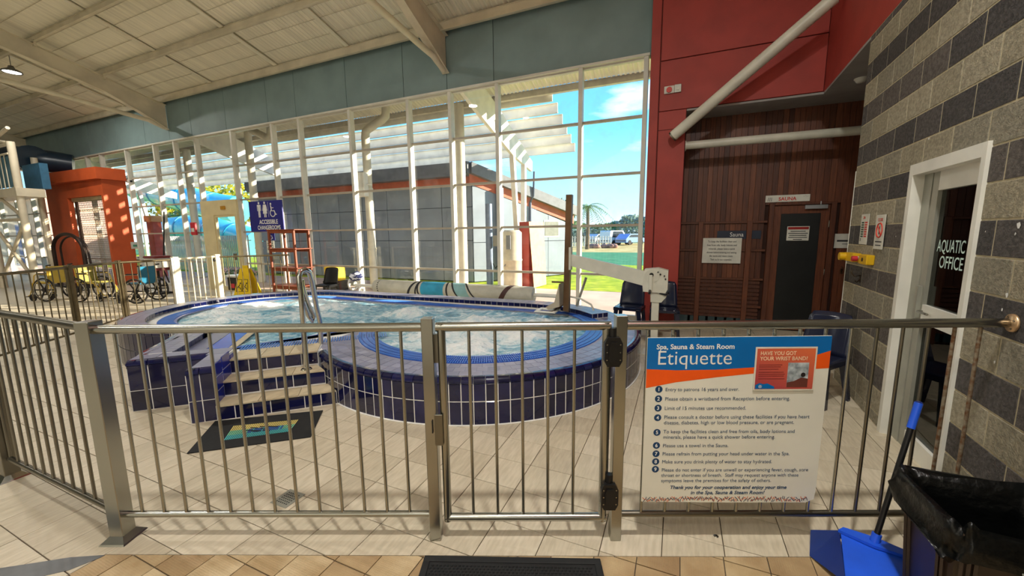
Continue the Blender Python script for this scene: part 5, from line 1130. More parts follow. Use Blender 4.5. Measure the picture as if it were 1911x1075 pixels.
P = aty(448, 538, 7.1); t = thing('storage_tub', 'black tub on short legs left of the yellow wet floor sign', 'tub', (P.x, 7.1, 0)); MB().bbox((-.22, -.2, .12), (.22, .2, .5), .02).build('body', m_chk, t, local=True); MB().bbox((-.26, -.23, .5), (.26, .23, .56), .015).build('lid', mat('white_tub_lid', (220, 220, 214), .4), t, local=True); MB().box((-.05, -.206, .2), (.1, -.2, .32)).build('red_label', mat('red_plastic', (200, 44, 56), .4), t, local=True)
for sx_ in (-1, 1):
    for sy in (-1, 1): MB().cyl((sx_*.17, sy*.15, 0), (sx_*.17, sy*.15, .13), .02, 8).build('leg', m_chk, t, local=True)
P = aty(506, 442, 7.59); t = thing('access_sticker', 'small blue accessible symbol sticker and white paper on the pane behind the timber shelf', 'sticker', (P.x, 7.59, P.z-.35))
MB().box((P.x-.14, 7.585, P.z-.1), (P.x+.16, 7.59, P.z+.14)).build('blue_sticker', m_rb, t); MB().box((P.x-.22, 7.585, P.z-.46), (P.x+.1, 7.59, P.z-.11)).build('paper_sheet', paper, t)
b = MB(); M6 = basis_m((1, 0, 0), (0, 0, 1), (0, -1, 0), (P.x, 7.5845, P.z)); b.tube([M6 @ Vector((.05*math.cos(R(a)), -.02+.05*math.sin(R(a)), 0)) for a in range(100, 400, 30)], .008, 5).tube([M6 @ Vector(p) for p in ((-.03, .10, 0), (-.02, .03, 0), (.04, .03, 0), (.07, -.05, 0))], .008, 5); b.build('wheelchair_symbol', wht, t)
b = MB()
for i in range(4): b.box((P.x-.18, 7.5845, P.z-.2-.06*i), (P.x+.05, 7.585, P.z-.185-.06*i))
b.build('print_lines', blk_ink, t, kind='stuff')
P = aty(361, 427, 7.46); t = thing('fire_alarm_box', 'small red fire point box on a window mullion', 'alarm', tuple(P)); MB().bbox((P.x-.13, 7.44, P.z-.20), (P.x+.13, 7.50, P.z+.2), .01).build('case', mat('red_plastic', (200, 44, 56), .4), t); MB().box((P.x-.08, 7.436, P.z-.1), (P.x+.08, 7.44, P.z+.02)).build('label_plate', paper, t)
# ================================================================ LEFT END OF THE HALL
m_ora = mat('orange_kiosk_render', (198, 84, 36), .6, 0, .06, 2, bump=.1, bscale=80)
KX, KY = -17.95, 6.85
k = thing('kiosk', 'orange rendered kiosk with a flat canopy and roller shutter at far left', 'kiosk', (-20, 7.1, 0))
MB().box((KX-.14, KY, 0), (KX, YW-.12, 3.62)).build('side_wall', m_ora, k)
MB().box((-22.2, KY, 0), (-20.55, KY+.14, 3.62)).build('front_wall', m_ora, k)
MB().box((-20.55, KY, 3.1), (KX-.14, KY+.14, 3.62)).build('lintel', m_ora, k)
MB().prism([(-22.6, KY-.25), (KX+.05, KY-.12), (KX+.1, YW-.13), (-22.6, YW-.13)], 3.62, 4.0).build('canopy', m_ora, k)
MB().box((-20.9, KY+.1, 2.98), (KX-.14, KY+.35, 3.3)).build('shutter_box', mat('cream_shutter_box', (206, 188, 146), .5), k)
m_sh = mat('shutter_grille', (188, 160, 132), .45, .3)
b = MB()
for i in range(38): z = .06+i*.077; b.box((-20.5, KY+.2, z), (KX-.16, KY+.21, z+.013))
for i in range(24): x = -20.48+i*.1; b.box((x, KY+.2, .05), (x+.012, KY+.21, 2.98))
b.build('shutter_grille', m_sh, k, kind='stuff')
for x in (-20.56, KX-.2): MB().box((x, KY+.17, 0), (x+.06, KY+.24, 3.0)).build('shutter_guide', mat('dark_guide', (80, 50, 40), .5), k)
P = atx(251, 458, KX); t = thing('notice_plate', 'white notice plate on the orange kiosk side wall', 'sign', tuple(P)); MB().box((KX, P.y-.10, P.z-.12), (KX+.02, P.y+.12, P.z+.12)).build('plate', paper, t); MB().box((KX+.02, P.y-.05, P.z-.05), (KX+.022, P.y+.06, P.z+.03)).build('print', mat('green_ink', (90, 150, 120), .5), t)
P = atx(258, 481, KX); t = thing('power_outlet', 'cream power outlet low on the orange kiosk side wall', 'outlet', tuple(P)); MB().bbox((KX, P.y-.06, P.z-.05), (KX+.03, P.y+.06, P.z+.05), .004).build('plate', paper, t); MB().box((KX+.03, P.y-.03, P.z-.012), (KX+.032, P.y+.03, P.z+.012)).build('slots', black_plastic, t)
P = atx(238, 339, KX); t = thing('security_camera', 'white security camera under the kiosk canopy', 'camera', tuple(P)); MB().bbox((KX, P.y-.05, P.z-.04), (KX+.22, P.y+.05, P.z+.06), .01).build('body', paper, t); MB().cyl((KX+.22, P.y, P.z), (KX+.25, P.y, P.z), .035, 12).build('lens', black_plastic, t); MB().cyl((KX, P.y, P.z+.05), (KX, P.y, P.z+.14), .015, 8).build('bracket', paper, t)
# arched hoop stand
A = aty(108, 512, 6.2); B = aty(163, 512, 6.2)
t = thing('hoop_stand', 'dark arched hoop frame in front of the roller shutter', 'frame', tuple(((A+B)/2).xy)+(0,))
hw = (B.x-A.x)/2; cxh = (A.x+B.x)/2
MB().tube([(A.x, 6.2, 0)]+[(cxh-hw*math.cos(R(a_)), 6.2, 1.25+.55*math.sin(R(a_))) for a_ in range(0, 181, 12)]+[(B.x, 6.2, 0)], .055, 8).build('arch', mat('dark_brown_metal', (52, 36, 28), .5, .3), t)
MB().tube([(A.x+.25, 6.3, 0)]+[(cxh+.12-(hw-.1)*math.cos(R(a_)), 6.3, 1.22+.5*math.sin(R(a_))) for a_ in range(0, 181, 12)]+[(B.x+.15, 6.3, 0)], .03, 8).build('inner_arch', mat('dark_brown_metal', (52, 36, 28), .5, .3), t)
MB().bbox((A.x-.15, 5.95, 0), (B.x+.15, 6.5, .05), .01).build('base', black_plastic, t)
# wheelchairs
m_tyre = mat('dark_tyre', (38, 34, 30), .8); m_tub = mat('chromed_tube', (176, 172, 160), .25, .9)
def wheelchair(label, loc, rz, m_seat, m_frame):
    t = thing('wheelchair', label, 'wheelchair', loc, rz, 'wheelchairs by the kiosk')       # faces local -x
    for sy in (-1, 1):
        w = MB().tube([(.12+.30*math.cos(a*.2618), sy*.30, .31+.30*math.sin(a*.2618)) for a in range(24)], .022, 6, closed=True).build('rear_wheel', m_tyre, t, local=True)
        b = MB()
        for a in range(6): b.bar((.12+.04*math.cos(a*1.047), sy*.30, .31+.04*math.sin(a*1.047)), (.12+.285*math.cos(a*1.047), sy*.30, .31+.285*math.sin(a*1.047)), .02, .03)
        b.cyl((.12, sy*.27, .31), (.12, sy*.33, .31), .05, 10); o = b.build('spokes', m_tyre, w, local=True)
        MB().tube([(.12+.25*math.cos(a*.2618), sy*.34, .31+.25*math.sin(a*.2618)) for a in range(24)], .009, 5, closed=True).build('hand_rim', m_tub, w, local=True)
        MB().tube([(-.36+.085*math.cos(a*.5236), sy*.22, .09+.085*math.sin(a*.5236)) for a in range(12)], .018, 6, closed=True).cyl((-.36, sy*.20, .09), (-.36, sy*.24, .09), .05, 8).build('castor', m_tyre, t, local=True)
        MB().tube([(.28, sy*.24, .95), (.20, sy*.24, .92), (.18, sy*.24, .5), (.14, sy*.24, .31)], .013, 6).tube([(.18, sy*.24, .72), (-.12, sy*.24, .72), (-.20, sy*.24, .68), (-.24, sy*.24, .48)], .013, 6).tube([(.18, sy*.24, .48), (-.28, sy*.24, .48), (-.34, sy*.22, .30), (-.36, sy*.22, .12)], .013, 6).tube([(-.30, sy*.22, .46), (-.46, sy*.20, .16), (-.56, sy*.18, .12)], .011, 6).build('side_frame', m_frame, t, local=True)
        MB().bbox((-.62, sy*.06, .10), (-.46, sy*.20, .12), .004).build('footplate', m_tyre, t, local=True)
        MB().cyl((.20, sy*.24, .94), (.32, sy*.24, .96), .018, 8).build('push_grip', m_tyre, t, local=True)
        MB().bbox((-.10, sy*.24-.03, .725), (.15, sy*.24+.03, .75), .008).build('arm_pad', m_tyre, t, local=True)
    MB().bbox((-.27, -.22, .46), (.17, .22, .51), .012).build('seat', m_seat, t, local=True)
    MB().add([(.15, -.22, .5), (.15, .22, .5), (.20, .22, .92), (.20, -.22, .92), (.19, -.22, .5), (.19, .22, .5), (.235, .22, .92), (.235, -.22, .92)], [(3, 2, 1, 0), (4, 5, 6, 7), (0, 1, 5, 4), (1, 2, 6, 5), (2, 3, 7, 6), (3, 0, 4, 7)]).build('backrest', m_seat, t, local=True)
    MB().box((.13, -.10, .76), (.15, .10, .80)).build('back_label', mat('cream_label', (222, 196, 120), .5), t, local=True)
    return t
m_bs = mat('blue_vinyl', (34, 116, 150), .5, 0, .08, 4); m_ys = mat('yellow_vinyl', (206, 178, 74), .5, 0, .08, 4); m_os = mat('olive_vinyl', (142, 134, 62), .6, 0, .08, 4); m_yf = mat('yellow_frame', (206, 172, 60), .4, .2)
wheelchair('blue wheelchair beside the orange kiosk wall, nearest the cream gate', (-12.75, 5.32, 0), R(25), m_bs, m_tub)
wheelchair('olive green wheelchair between the blue and the yellow wheelchairs', (-14.35, 5.02, 0), R(200), m_os, m_yf)
wheelchair('yellow wheelchair farthest left behind the fence', (-15.55, 4.65, 0), R(20), m_ys, m_yf)
P = aty(296, 500, 6.3); t = thing('pedestal_trolley', 'white box trolley with a dark red lid beside the cream gate', 'trolley', (P.x, 6.3, 0))
MB().bbox((-.28, -.2, .78), (.28, .2, 1.05), .01).build('box', white_paint, t, local=True); MB().bbox((-.3, -.22, 1.05), (.3, .22, 1.12), .03).build('lid', mat('dark_red_lid', (110, 24, 30), .5), t, local=True); MB().prism([(-.25, -.18), (.25, -.18), (.18, .18), (-.18, .18)], .7, .78).build('tray', mat('dark_red_lid', (110, 24, 30), .5), t, local=True)
MB().tube([(.2, 0, .72), (.32, 0, .6), (.45, 0, .35)], .02, 6).tube([(-.05, 0, .72), (-.05, 0, .05)], .03, 8).build('stand', m_tyre, t, local=True); MB().bbox((-.25, -.2, 0), (.2, .2, .05), .01).build('foot', m_tyre, t, local=True)
t = thing('cleaning_pole', 'tall thin dark pole leaning against the glass wall by the kiosk', 'pole', tuple(aty(301, 490, 7.35).xy)+(0,)); A = aty(303, 515, 7.3); A.z = 0; B = aty(306, 395, 7.45); MB().cyl(A, B, .022, 8).build('pole', black_plastic, t); MB().bbox((A.x-.12, A.y-.04, 0), (A.x+.12, A.y+.04, .06), .01).build('head', black_plastic, t)
# slide stair tower at the left edge
m_wt = mat('white_tower_steel', (224, 212, 186), .45, .1, .05, 3); m_bd = mat('blue_platform', (74, 120, 140), .5, 0, .06, 2); m_dk = mat('dark_blue_flume', (28, 48, 66), .3, 0, .08, 3)
TY = 5.2
def tp(x, y, Y=TY): return aty(x, y, Y)
t = thing('slide_tower', 'white steel slide tower with a blue platform and railing at the left edge', 'tower', tuple(tp(50, 560).xy)+(0,))
ptop = tp(45, 290); pbot = Vector((tp(62, 540).x, TY, 0))
Xc = tp(44, 400).x
for dx, dy in ((0, 0), (-2.6, 0), (-2.6, 1.2)): MB().cyl((Xc+dx, TY+dy, 0), (Xc+dx, TY+dy, 4.55 if dx == 0 else 4.5), .09, 10).build('column', m_wt, t)
zd = tp(40, 350).z
MB().box((Xc-4.5, TY-.1, zd-.25), (Xc+.12, TY+.5, zd)).build('deck', m_wt, t)
MB().box((Xc-4.5, TY-.05, zd+.05), (Xc-.05, TY+.0, zd+.95)).build('side_panel', m_bd, t)
for i in range(14): x = Xc-.35-i*.3; MB().cyl((x, TY-.08, zd), (x, TY-.08, zd+1.0), .014, 6).build('baluster', m_wt, t)
MB().cyl((Xc-4.5, TY-.08, zd+1.0), (Xc, TY-.08, zd+1.0), .03, 8).build('handrail', m_wt, t)
for a_, b_ in (((Xc, TY, .3), (Xc-2.6, TY, 2.2)), ((Xc, TY, 2.2), (Xc-2.6, TY, .3)), ((Xc, TY, 2.3), (Xc-2.6, TY, 3.4)), ((Xc-4.4, TY, 2.25), (Xc, TY, 2.25)), ((Xc-4.4, TY, 4.5), (Xc, TY, 4.5)), ((Xc, TY, 4.5), (Xc-2.6, TY, 4.95)), ((Xc-2.6, TY, 4.45), (Xc, TY, 4.95))): MB().cyl(a_, b_, .05, 8).build('brace', m_wt, t)
A = tp(48, 303, 6.4); B = tp(116, 298, 7.2); t2 = thing('flume_tube', 'dark blue slide flume tube passing behind the tower to the glass wall', 'water slide', tuple(A)); MB().tube([A+Vector((-.8, -.2, .2)), A+Vector((.2, 0, .1)), A.lerp(B, .6)+Vector((0, 0, -.02)), B+Vector((.1, .25, -.15))], [.42, .42, .40, .36], 18).build('tube', m_dk, t2); MB().tube([A+Vector((.45, .02, .08)), A+Vector((.55, .03, .07))], .47, 18).build('joint_flange', m_dk, t2)
A = tp(60, 330, 6.3); MB().box((A.x, 6.1, A.z-.5), (tp(85, 330, 6.3).x+.3, 6.3, A.z+.35)).build('blue_wall_panel', mat('light_blue_panel', (70, 128, 164), .5), t)
# ================================================================ OUTSIDE
# ---- eave, louvre canopy on outriggers
m_lou = mat('cream_louvre', (244, 240, 224), .5, 0, .06, 2); m_gut2 = mat('eave_gutter', (206, 200, 184), .5)
gt = thing('eave_gutter', 'pale eave gutter along the roof edge outside the glass wall', 'gutter', (-14, 10.1, roofz(10.1))); MB().box((-33, 10.04, roofz(10)-.10), (5, 10.16, roofz(10)+.06)).build('channel', m_gut2, gt)
for kx, (xr, lab) in enumerate(((-4.75, 'cream outrigger bracket nearest the red wall, holding the outdoor louvres'), (-15.2, 'cream outrigger bracket behind the middle of the glass wall, holding the outdoor louvres'), (-25.6, 'cream outrigger bracket at the far left end of the outdoor louvres'))):
    t = thing('louvre_outrigger', lab, 'bracket', (xr, 11.8, 0), group='louvre outriggers')
    MB().prism([(7.66, 5.75), (10.0, 5.12)] + ([(11.2, 4.66), (11.2, 4.05)] if kx == 1 else [(12.79, 4.06), (12.75, 3.74), (11.1, 4.0)]) + [(9.2, 4.55), (7.66, 5.05)], -.05, .05, Matrix(((0, 0, 1, xr), (1, 0, 0, 0), (0, 1, 0, 0), (0, 0, 0, 1)))).build('beam', m_lou, t, fixn=True)
    if kx == 1: continue
    MB().bar((xr, 11.15, 4.0), (xr, 11.72, 0), .14, .14).bar((xr, 12.1, 3.86), (xr, 12.0, 0), .14, .14).bar((xr, 11.45, 2.0), (xr, 12.05, 2.0), .08, .08).build('leg', m_lou, t)
lv = thing('sun_louvre', 'long cream sun louvre blades stepping down outside the glass wall', 'louvre', (-18, 11.2, 4.6))
for i in range(6):
    y = 10.22+.485*i; z = 5.315-.165*i
    MB().box((-33, y-.012, z-.25), (-3.2, y+.012, z)).box((-33, y-.06, z-.012), (-3.2, y, z)).box((-33, y, z-.25), (-3.2, y+.05, z-.238)).build('blade', m_lou, lv)
# ---- round white columns and downpipes
m_col = mat('cream_column', (222, 216, 196), .45, 0, .05, 3)
for (px, Y, lab) in ((862, 9.5, 'white round column outside the glass wall, right of the tall downpipe'), (362, 9.6, 'white round column outside the glass wall behind the red alarm box'), ):
    P = aty(px, 400, Y); t = thing('column', lab, 'column', (P.x, Y, 0), group='outdoor columns'); MB().cyl((P.x, Y, 0), (P.x, Y, 5.1), .13, 18).build('shaft', m_col, t); MB().cyl((P.x, Y, 0), (P.x, Y, .06), .2, 18).build('base_plate', m_col, t)
for (px, qx, qy, Y, lab) in ((682, 720, 208, 9.3, 'cream goose-neck downpipe outside the middle panes'), (463, 505, 245, 9.3, 'cream goose-neck downpipe outside the panes above the blue changeroom sign')):
    P = aty(px, 260, Y); Q = aty(qx, qy, Y)
    t = thing('downpipe', lab, 'pipe', (P.x, Y, 0), group='goose-neck downpipes')
    MB().tube([(P.x, Y, 0), (P.x, Y, P.z-.25), (P.x, Y, P.z+.05), (P.x+.03, Y, P.z+.22), (P.x+.18, Y, P.z+.30), (Q.x-.15, Y, Q.z-.2), (Q.x-.02, Y, Q.z-.12), (Q.x, Y, min(Q.z+.05, roofz(Y)-.12)), (Q.x, Y, min(Q.z+.4, roofz(Y)-.02))], .12, 14).build('pipe', m_col, t)
    for z in (1.2, 3.0): MB().cyl((P.x, Y, z), (P.x, Y, z+.05), .135, 14).build('pipe_clip', m_col, t)
P = aty(680, 345, 9.1); t = thing('speaker_box', 'small white box fixed to the tall downpipe', 'box', (P.x, 9.0, P.z-.3)); MB().bbox((P.x-.22, 8.95, P.z-.35), (P.x+.12, 9.15, P.z+.35), .02).build('case', white_paint, t); MB().cyl((P.x+.12, 9.05, P.z), (P.x+.2, 9.2, P.z), .02, 6).build('bracket', white_paint, t)
# ---- changeroom block across the terrace
m_wp = mat('blue_grey_panel', (146, 158, 170), .6, 0, .04, 1.5); m_wj = mat('panel_joint', (70, 78, 88), .8); m_rf = mat('grey_roof_fascia', (120, 124, 128), .5); m_bo = mat('orange_band', (206, 112, 84), .6)
BX, BY = -6.45, 11.65; bl = thing('changeroom_block', 'blue grey panelled changeroom block with an orange band under its roof', 'building', (-14, BY+2, 0))
P1b = Vector((-4.05, 15.2, 0)); P0b = Vector((BX, BY, 0)); de = (P1b-P0b).normalized(); ne = Vector((de.y, -de.x, 0)); Lb = (P1b-P0b).length
MB().prism([(BX, BY+.03), (BX-.3, 16), (-17.2, 16), (-17.2, BY+.03)], 0, 3.3).build('core', m_wj, bl, fixn=True)
x = BX
while x > -17.0:
    for z0, z1 in ((.02, 1.42), (1.44, 2.55), (2.57, 3.3)): MB().bbox((x-1.19, BY, z0), (x-.012, BY+.04, z1), .004).build('wall_panel', m_wp, bl)
    x -= 1.2
MB().box((-17.3, BY-.02, 3.3), (BX+.02, BY+.05, 3.62)).build('orange_band', m_bo, bl); MB().box((-17.5, BY-.35, 3.62), (BX+.05, BY+.1, 3.98)).build('roof_fascia', m_rf, bl)
MB().prism([(BX+.02, BY+.02), (P1b.x-.05, P1b.y), (BX-.3, P1b.y)], 0, 1.9).build('core', m_wj, bl, fixn=True)
MB().prism([(BX+.0, BY-.35), (BX-.3, 16), (-17.4, 16), (-17.4, BY-.35)], 3.55, 3.62).build('roof_soffit', m_rf, bl, fixn=True)
def ezc(s): return 3.98-.30*s
for i in range(4):
    s0, s1 = Lb*i/4, Lb*(i+1)/4; A = P0b+de*s0; B = P0b+de*s1; zz = (ezc(s0)-.68, ezc(s1)-.68)
    zb = 1.35
    for (za0, za1, zb0, zb1) in ((.02, .02, zb, zb), (zb+.02, zb+.02, zz[0], zz[1])):
        o0 = ne*.04; g0 = de*.01; q = [A+g0, B-g0]
        MB().add([q[0]+o0+Vector((0, 0, za0)), q[1]+o0+Vector((0, 0, za1)), q[1]+o0+Vector((0, 0, zb1)), q[0]+o0+Vector((0, 0, zb0)), q[0]+Vector((0, 0, za0)), q[1]+Vector((0, 0, za1)), q[1]+Vector((0, 0, zb1)), q[0]+Vector((0, 0, zb0))], [(0, 1, 2, 3), (7, 6, 5, 4), (0, 4, 5, 1), (1, 5, 6, 2), (2, 6, 7, 3), (3, 7, 4, 0)]).build('end_panel', m_wp, bl, fixn=True)
def ebar(z_off0, z_off1, m_, nm, out):
    A = P0b-de*.1; B = P1b+de*.2; o0 = ne*out
    MB().add([A+o0+Vector((0, 0, ezc(0)+z_off0)), B+o0+Vector((0, 0, ezc(Lb)+z_off0)), B+o0+Vector((0, 0, ezc(Lb)+z_off1)), A+o0+Vector((0, 0, ezc(0)+z_off1)), A+Vector((0, 0, ezc(0)+z_off0)), B+Vector((0, 0, ezc(Lb)+z_off0)), B+Vector((0, 0, ezc(Lb)+z_off1)), A+Vector((0, 0, ezc(0)+z_off1))], [(0, 1, 2, 3), (7, 6, 5, 4), (0, 4, 5, 1), (1, 5, 6, 2), (2, 6, 7, 3), (3, 7, 4, 0)]).build(nm, m_, bl, fixn=True)
ebar(-.68, -.36, m_bo, 'orange_band', .06); ebar(-.36, 0.0, m_rf, 'roof_fascia', .25)
A = P0b+de*3.0+ne*.05; B = P0b+de*3.75+ne*.05
wn = MB().add([A+Vector((0, 0, 1.5)), B+Vector((0, 0, 1.5)), B+Vector((0, 0, 2.15)), A+Vector((0, 0, 2.15))], [(0, 1, 2, 3)]).build('window', white_paint, bl); q = .06
MB().add([A.lerp(B, q)+ne*.01+Vector((0, 0, 1.56)), A.lerp(B, 1-q)+ne*.01+Vector((0, 0, 1.56)), A.lerp(B, 1-q)+ne*.01+Vector((0, 0, 2.09)), A.lerp(B, q)+ne*.01+Vector((0, 0, 2.09))], [(0, 1, 2, 3)]).build('pane', mat('louvre_glass', (150, 150, 140), .3), wn)
P = P0b+de*1.0+ne*.16; MB().cyl(P, P+Vector((0, 0, 3.2)), .13, 14).build('downpipe', mat('grey_downpipe', (130, 146, 168), .4, .2), bl)
A = P0b+de*2.35+ne*.07; MB().cyl(A, A+Vector((0, 0, ezc(2.3)-.5)), .05, 8).build('downpipe', mat('slate_downpipe', (84, 96, 118), .4), bl); MB().tube([A+Vector((0, 0, ezc(2.3)-.5)), A+ne*.2+Vector((0, 0, ezc(2.3)-.3)), A+ne*.25+Vector((0, 0, ezc(2.3)+.55))], .035, 8).build('vent_pipe', mat('slate_downpipe', (84, 96, 118), .4), bl)
P = aty(630, 322, 13); t = thing('roof_vent', 'white bowl shaped vent on the changeroom roof', 'vent', (P.x, 13.0, 3.98)); MB().lathe([(0, 0), (.25, 0), (.3, .06), (.42, .40), (.46, .55), (.42, .55), (.36, .40), (0, .3)], 24).build('bowl', white_paint, t, local=True); MB().lathe([(.2, -.3), (.2, .02)], 16).build('stem', m_rf, t, local=True)
# ---- tank, red buttress wall and conduits beside the block
P = atz(958, 545); YT = 10.6; P = aty(956, 500, YT)
t = thing('water_tank', 'cream cylindrical tank with a vent beside the red buttress wall', 'tank', (P.x, YT, 0)); MB().lathe([(0, 1.75), (.22, 1.75), (.29, 1.68), (.29, .9), (.305, .89), (.305, .86), (.29, .85), (.29, 0)], 28).build('shell', mat('cream_tank', (214, 204, 178), .5), t, local=True); MB().box((-.05, -.32, 1.2), (.08, -.27, 1.6)).build('vent', m_rf, t, local=True, label='dark slotted vent'); MB().cyl((-.1, -.28, .75), (-.1, -.36, .7), .02, 8).build('tap', steel, t, local=True)
A = aty(977, 500, 11.2); t = thing('buttress_wall', 'sloping brick red buttress wall beside the cream tank', 'wall', (A.x, 11.3, 0)); MB().prism([(A.x-.05, 11.0), (A.x+.26, 11.0), (A.x+.42, 11.9), (A.x+.1, 11.9)], 0, 2.0).build('wall', mat('brick_red_cladding', (150, 52, 42)), t, fixn=True); MB().add([(A.x+.26, 11.0, 2.0), (A.x+.42, 11.9, 2.0), (A.x+.52, 11.9, 0), (A.x+.42, 11.0, 0)], [(0, 1, 2, 3), (3, 2, 1, 0)]).build('sloping_face', mat('peach_render', (226, 178, 130), .7), t)
P = aty(926, 440, 11.2); t = thing('meter_box', 'grey meter box with conduits on the changeroom corner', 'box', (P.x, 11.3, 0)); MB().bbox((-.12, -.1, 1.25), (.12, .1, 1.6), .01).build('box', grey_al, t, local=True); MB().cyl((.05, 0, 0), (.05, 0, 1.3), .04, 8).cyl((-.3, 0, 0), (-.3, 0, 2.6), .11, 12).build('conduit', mat('grey_downpipe', (130, 146, 168), .4, .2), t, local=True); MB().tube([(-.15, -.05, .7), (-.05, -.1, .55), (.1, -.1, .7)], .015, 6).build('hose', black_plastic, t, local=True)
# ---- foliage helper
def leaves(b, c, rx, ry, rz_, n, s, seed=0):
    rnd = random.Random(seed)
    for _ in range(n):
        while True:
            p = Vector((rnd.uniform(-1, 1), rnd.uniform(-1, 1), rnd.uniform(-1, 1)))
            if .25 < p.length < 1: break
        p = p.normalized()*(p.length**.45); q = Vector((c[0]+p.x*rx, c[1]+p.y*ry, c[2]+p.z*rz_))
        u = Vector((rnd.gauss(0, 1), rnd.gauss(0, 1), rnd.gauss(0, 1))).normalized(); v = u.orthogonal().normalized(); ss = s*rnd.uniform(.6, 1.3)
        b.add([q-u*ss, q+v*ss*.45, q+u*ss, q-v*ss*.45], [(0, 1, 2, 3)])
    return b
def leafmat(n, c, c2): return mat(n, c, .7, 0, .1, 3, col2=c2)
trunk = mat('tree_bark', (110, 92, 70), .9, 0, .15, 8)
def tree(label, loc, h, rx, rz_, m_, n=900, s=.35, seed=0):
    t = thing('tree', label, 'tree', loc, group='trees beyond the lawn'); MB().tube([(0, 0, 0), (.1, 0, h*.4), (0, .1, h*.75)], [h*.035, h*.028, h*.015], 8).build('trunk', trunk, t, local=True)
    b = MB()
    for k in range(5): rnd = random.Random(seed*9+k); leaves(b, (rnd.uniform(-.45, .45)*rx, rnd.uniform(-.4, .4)*rx, h-rz_+rnd.uniform(-.35, .35)*rz_), rx*.62, rx*.62, rz_*.62, n//5, s, seed*7+k)
    b.build('crown', m_, t, local=True); return t
g1 = leafmat('mid_green_leaf', (96, 140, 70), (60, 100, 48)); g2 = leafmat('blue_green_leaf', (92, 136, 116), (64, 104, 90)); g3 = leafmat('yellow_green_leaf', (224, 196, 40), (120, 146, 44)); g4 = leafmat('dark_green_leaf', (58, 88, 50), (36, 60, 34))
def at_d(px, py, d):                               # point at horizontal distance d along a pixel ray
    r_ = ray(px, py); return CAM+r_*(d/math.hypot(r_.x, r_.y))
for i, (px, ptop_, d, rx, lab) in enumerate(((1188, 397, 84, 3.6, 'tall rounded tree at the right edge of the window view'), (1155, 412, 96, 4.0, 'broad low tree left of the tallest far tree'), (1125, 415, 84, 3.2, 'low tree just right of the palm'), (1040, 372, 46, 2.6, 'small dark tree top rising above the changeroom roof'), (1222, 405, 96, 3.6, 'far tree half hidden behind the red wall edge'), (1065, 410, 92, 4.0, 'far low tree behind the bronze mast'))):
    P = at_d(px, ptop_, d); tree(lab, (P.x, P.y, 0), P.z, rx, max(1.6, P.z*.36), (g2, g2, g1, g4, g2, g1)[i], 1500, .45, i)
b = MB(); hd_ = thing('hedge', 'long dark green hedge along the far side of the car park', 'hedge', tuple(at_d(1150, 440, 70).xy)+(0,))
for i in range(14): P = at_d(1000+i*17, 441, 70); leaves(b, (P.x, P.y, 1.1), 1.6, 1.2, 1.3, 160, .35, 60+i)
b.build('foliage', g2, hd_)
# palm
P = at_d(1096, 440, 40); zt = at_d(1096, 385, 40).z; pm = thing('palm_tree', 'palm tree with arching fronds beyond the lawn', 'palm', (P.x, P.y, 0)); MB().tube([(0, 0, 0), (.05, 0, zt*.5), (0, 0, zt)], [.22, .17, .15], 10).build('trunk', trunk, pm, local=True)
for k in range(18):
    a = k*2.4; L_ = 1.9+.3*(k % 3); up = 1.0-.10*k; pts = [Vector((math.cos(a)*L_*u, math.sin(a)*L_*u, zt+up*u*1.3-1.5*u*u)) for u in (0, .25, .5, .75, 1)]; b = MB().tube(pts, [.03, .025, .02, .015, .006], 5)
    for u in range(14):
        v = u/13*3.99; i = int(v); c = pts[i].lerp(pts[i+1], v-i); tang = (pts[i+1]-pts[i]).normalized(); sd_ = tang.cross(Vector((0, 0, 1))).normalized()
        for sg_ in (-1, 1): e_ = c+sd_*sg_*.42+tang*.18-Vector((0, 0, .16)); b.add([c-tang*.03, c+tang*.04, e_], [(0, 1, 2)])
    b.build('frond', leafmat('palm_frond', (120, 158, 66), (86, 124, 50)), pm, local=True)
# cars, white fence and shed in the distance
def car(label, px, d, col, van=False, rz=0.0):
    P = at_d(px, 452, d); t = thing('car', label, 'car', (P.x, P.y, 0), rz, 'parked cars'); L_, H_ = (4.6, 1.9) if van else (4.2, 1.45); m_ = mat('car_paint_%s' % label[:5], col, .3, 0, .03, coat=.5)
    pr = [(-L_/2, .35), (-L_/2, .8), (-L_/2+.1, H_-.1 if van else .9), (-L_/2+(.3 if van else .9), H_), (L_*.12 if van else L_*.1, H_), (L_*.30, .98), (L_/2-.05, .85), (L_/2, .35)]
    MB().prism(pr, -.85, .85, basis_m((1, 0, 0), (0, 0, 1), (0, -1, 0), (0, 0, 0))).build('body', m_, t, local=True, fixn=True)
    gw = mat('car_glass', (40, 52, 62), .1)
    MB().prism([(-L_/2+.5, 1.0), (-L_/2+.65 if van else -L_/2+1.0, H_-.12), (L_*.08, H_-.12), (L_*.22, 1.0)], -.865, .865, basis_m((1, 0, 0), (0, 0, 1), (0, -1, 0), (0, 0, 0))).build('side_window', gw, t, local=True, fixn=True)
    for x in (-L_*.32, L_*.32):
        for y in (-.8, .8): MB().cyl((x, y-.1, .33), (x, y+.1, .33), .33, 14).build('wheel', m_tyre, t, local=True)
    MB().box((-L_/2-.02, -.8, .5), (-L_/2+.1, .8, .62)).build('bumper', black_plastic, t, local=True)
car('white van parked right of the palm', 1148, 55, (232, 232, 228), True, R(62)); car('blue hatchback parked near the red wall edge', 1176, 54, (110, 150, 206), False, R(62)); car('silver car parked behind the white fence', 1118, 60, (196, 198, 200), False, R(62))
t = thing('white_fence', 'low white picket fence in front of the parked cars', 'fence', tuple(at_d(1100, 455, 48).xy)+(0,)); A = at_d(1068, 452, 48); B = at_d(1140, 452, 46)
for i in range(16): P = A.lerp(B, i/15); MB().box((P.x-.05, P.y-.05, 0), (P.x+.05, P.y+.05, 1.25)).build('post', white_paint, t)
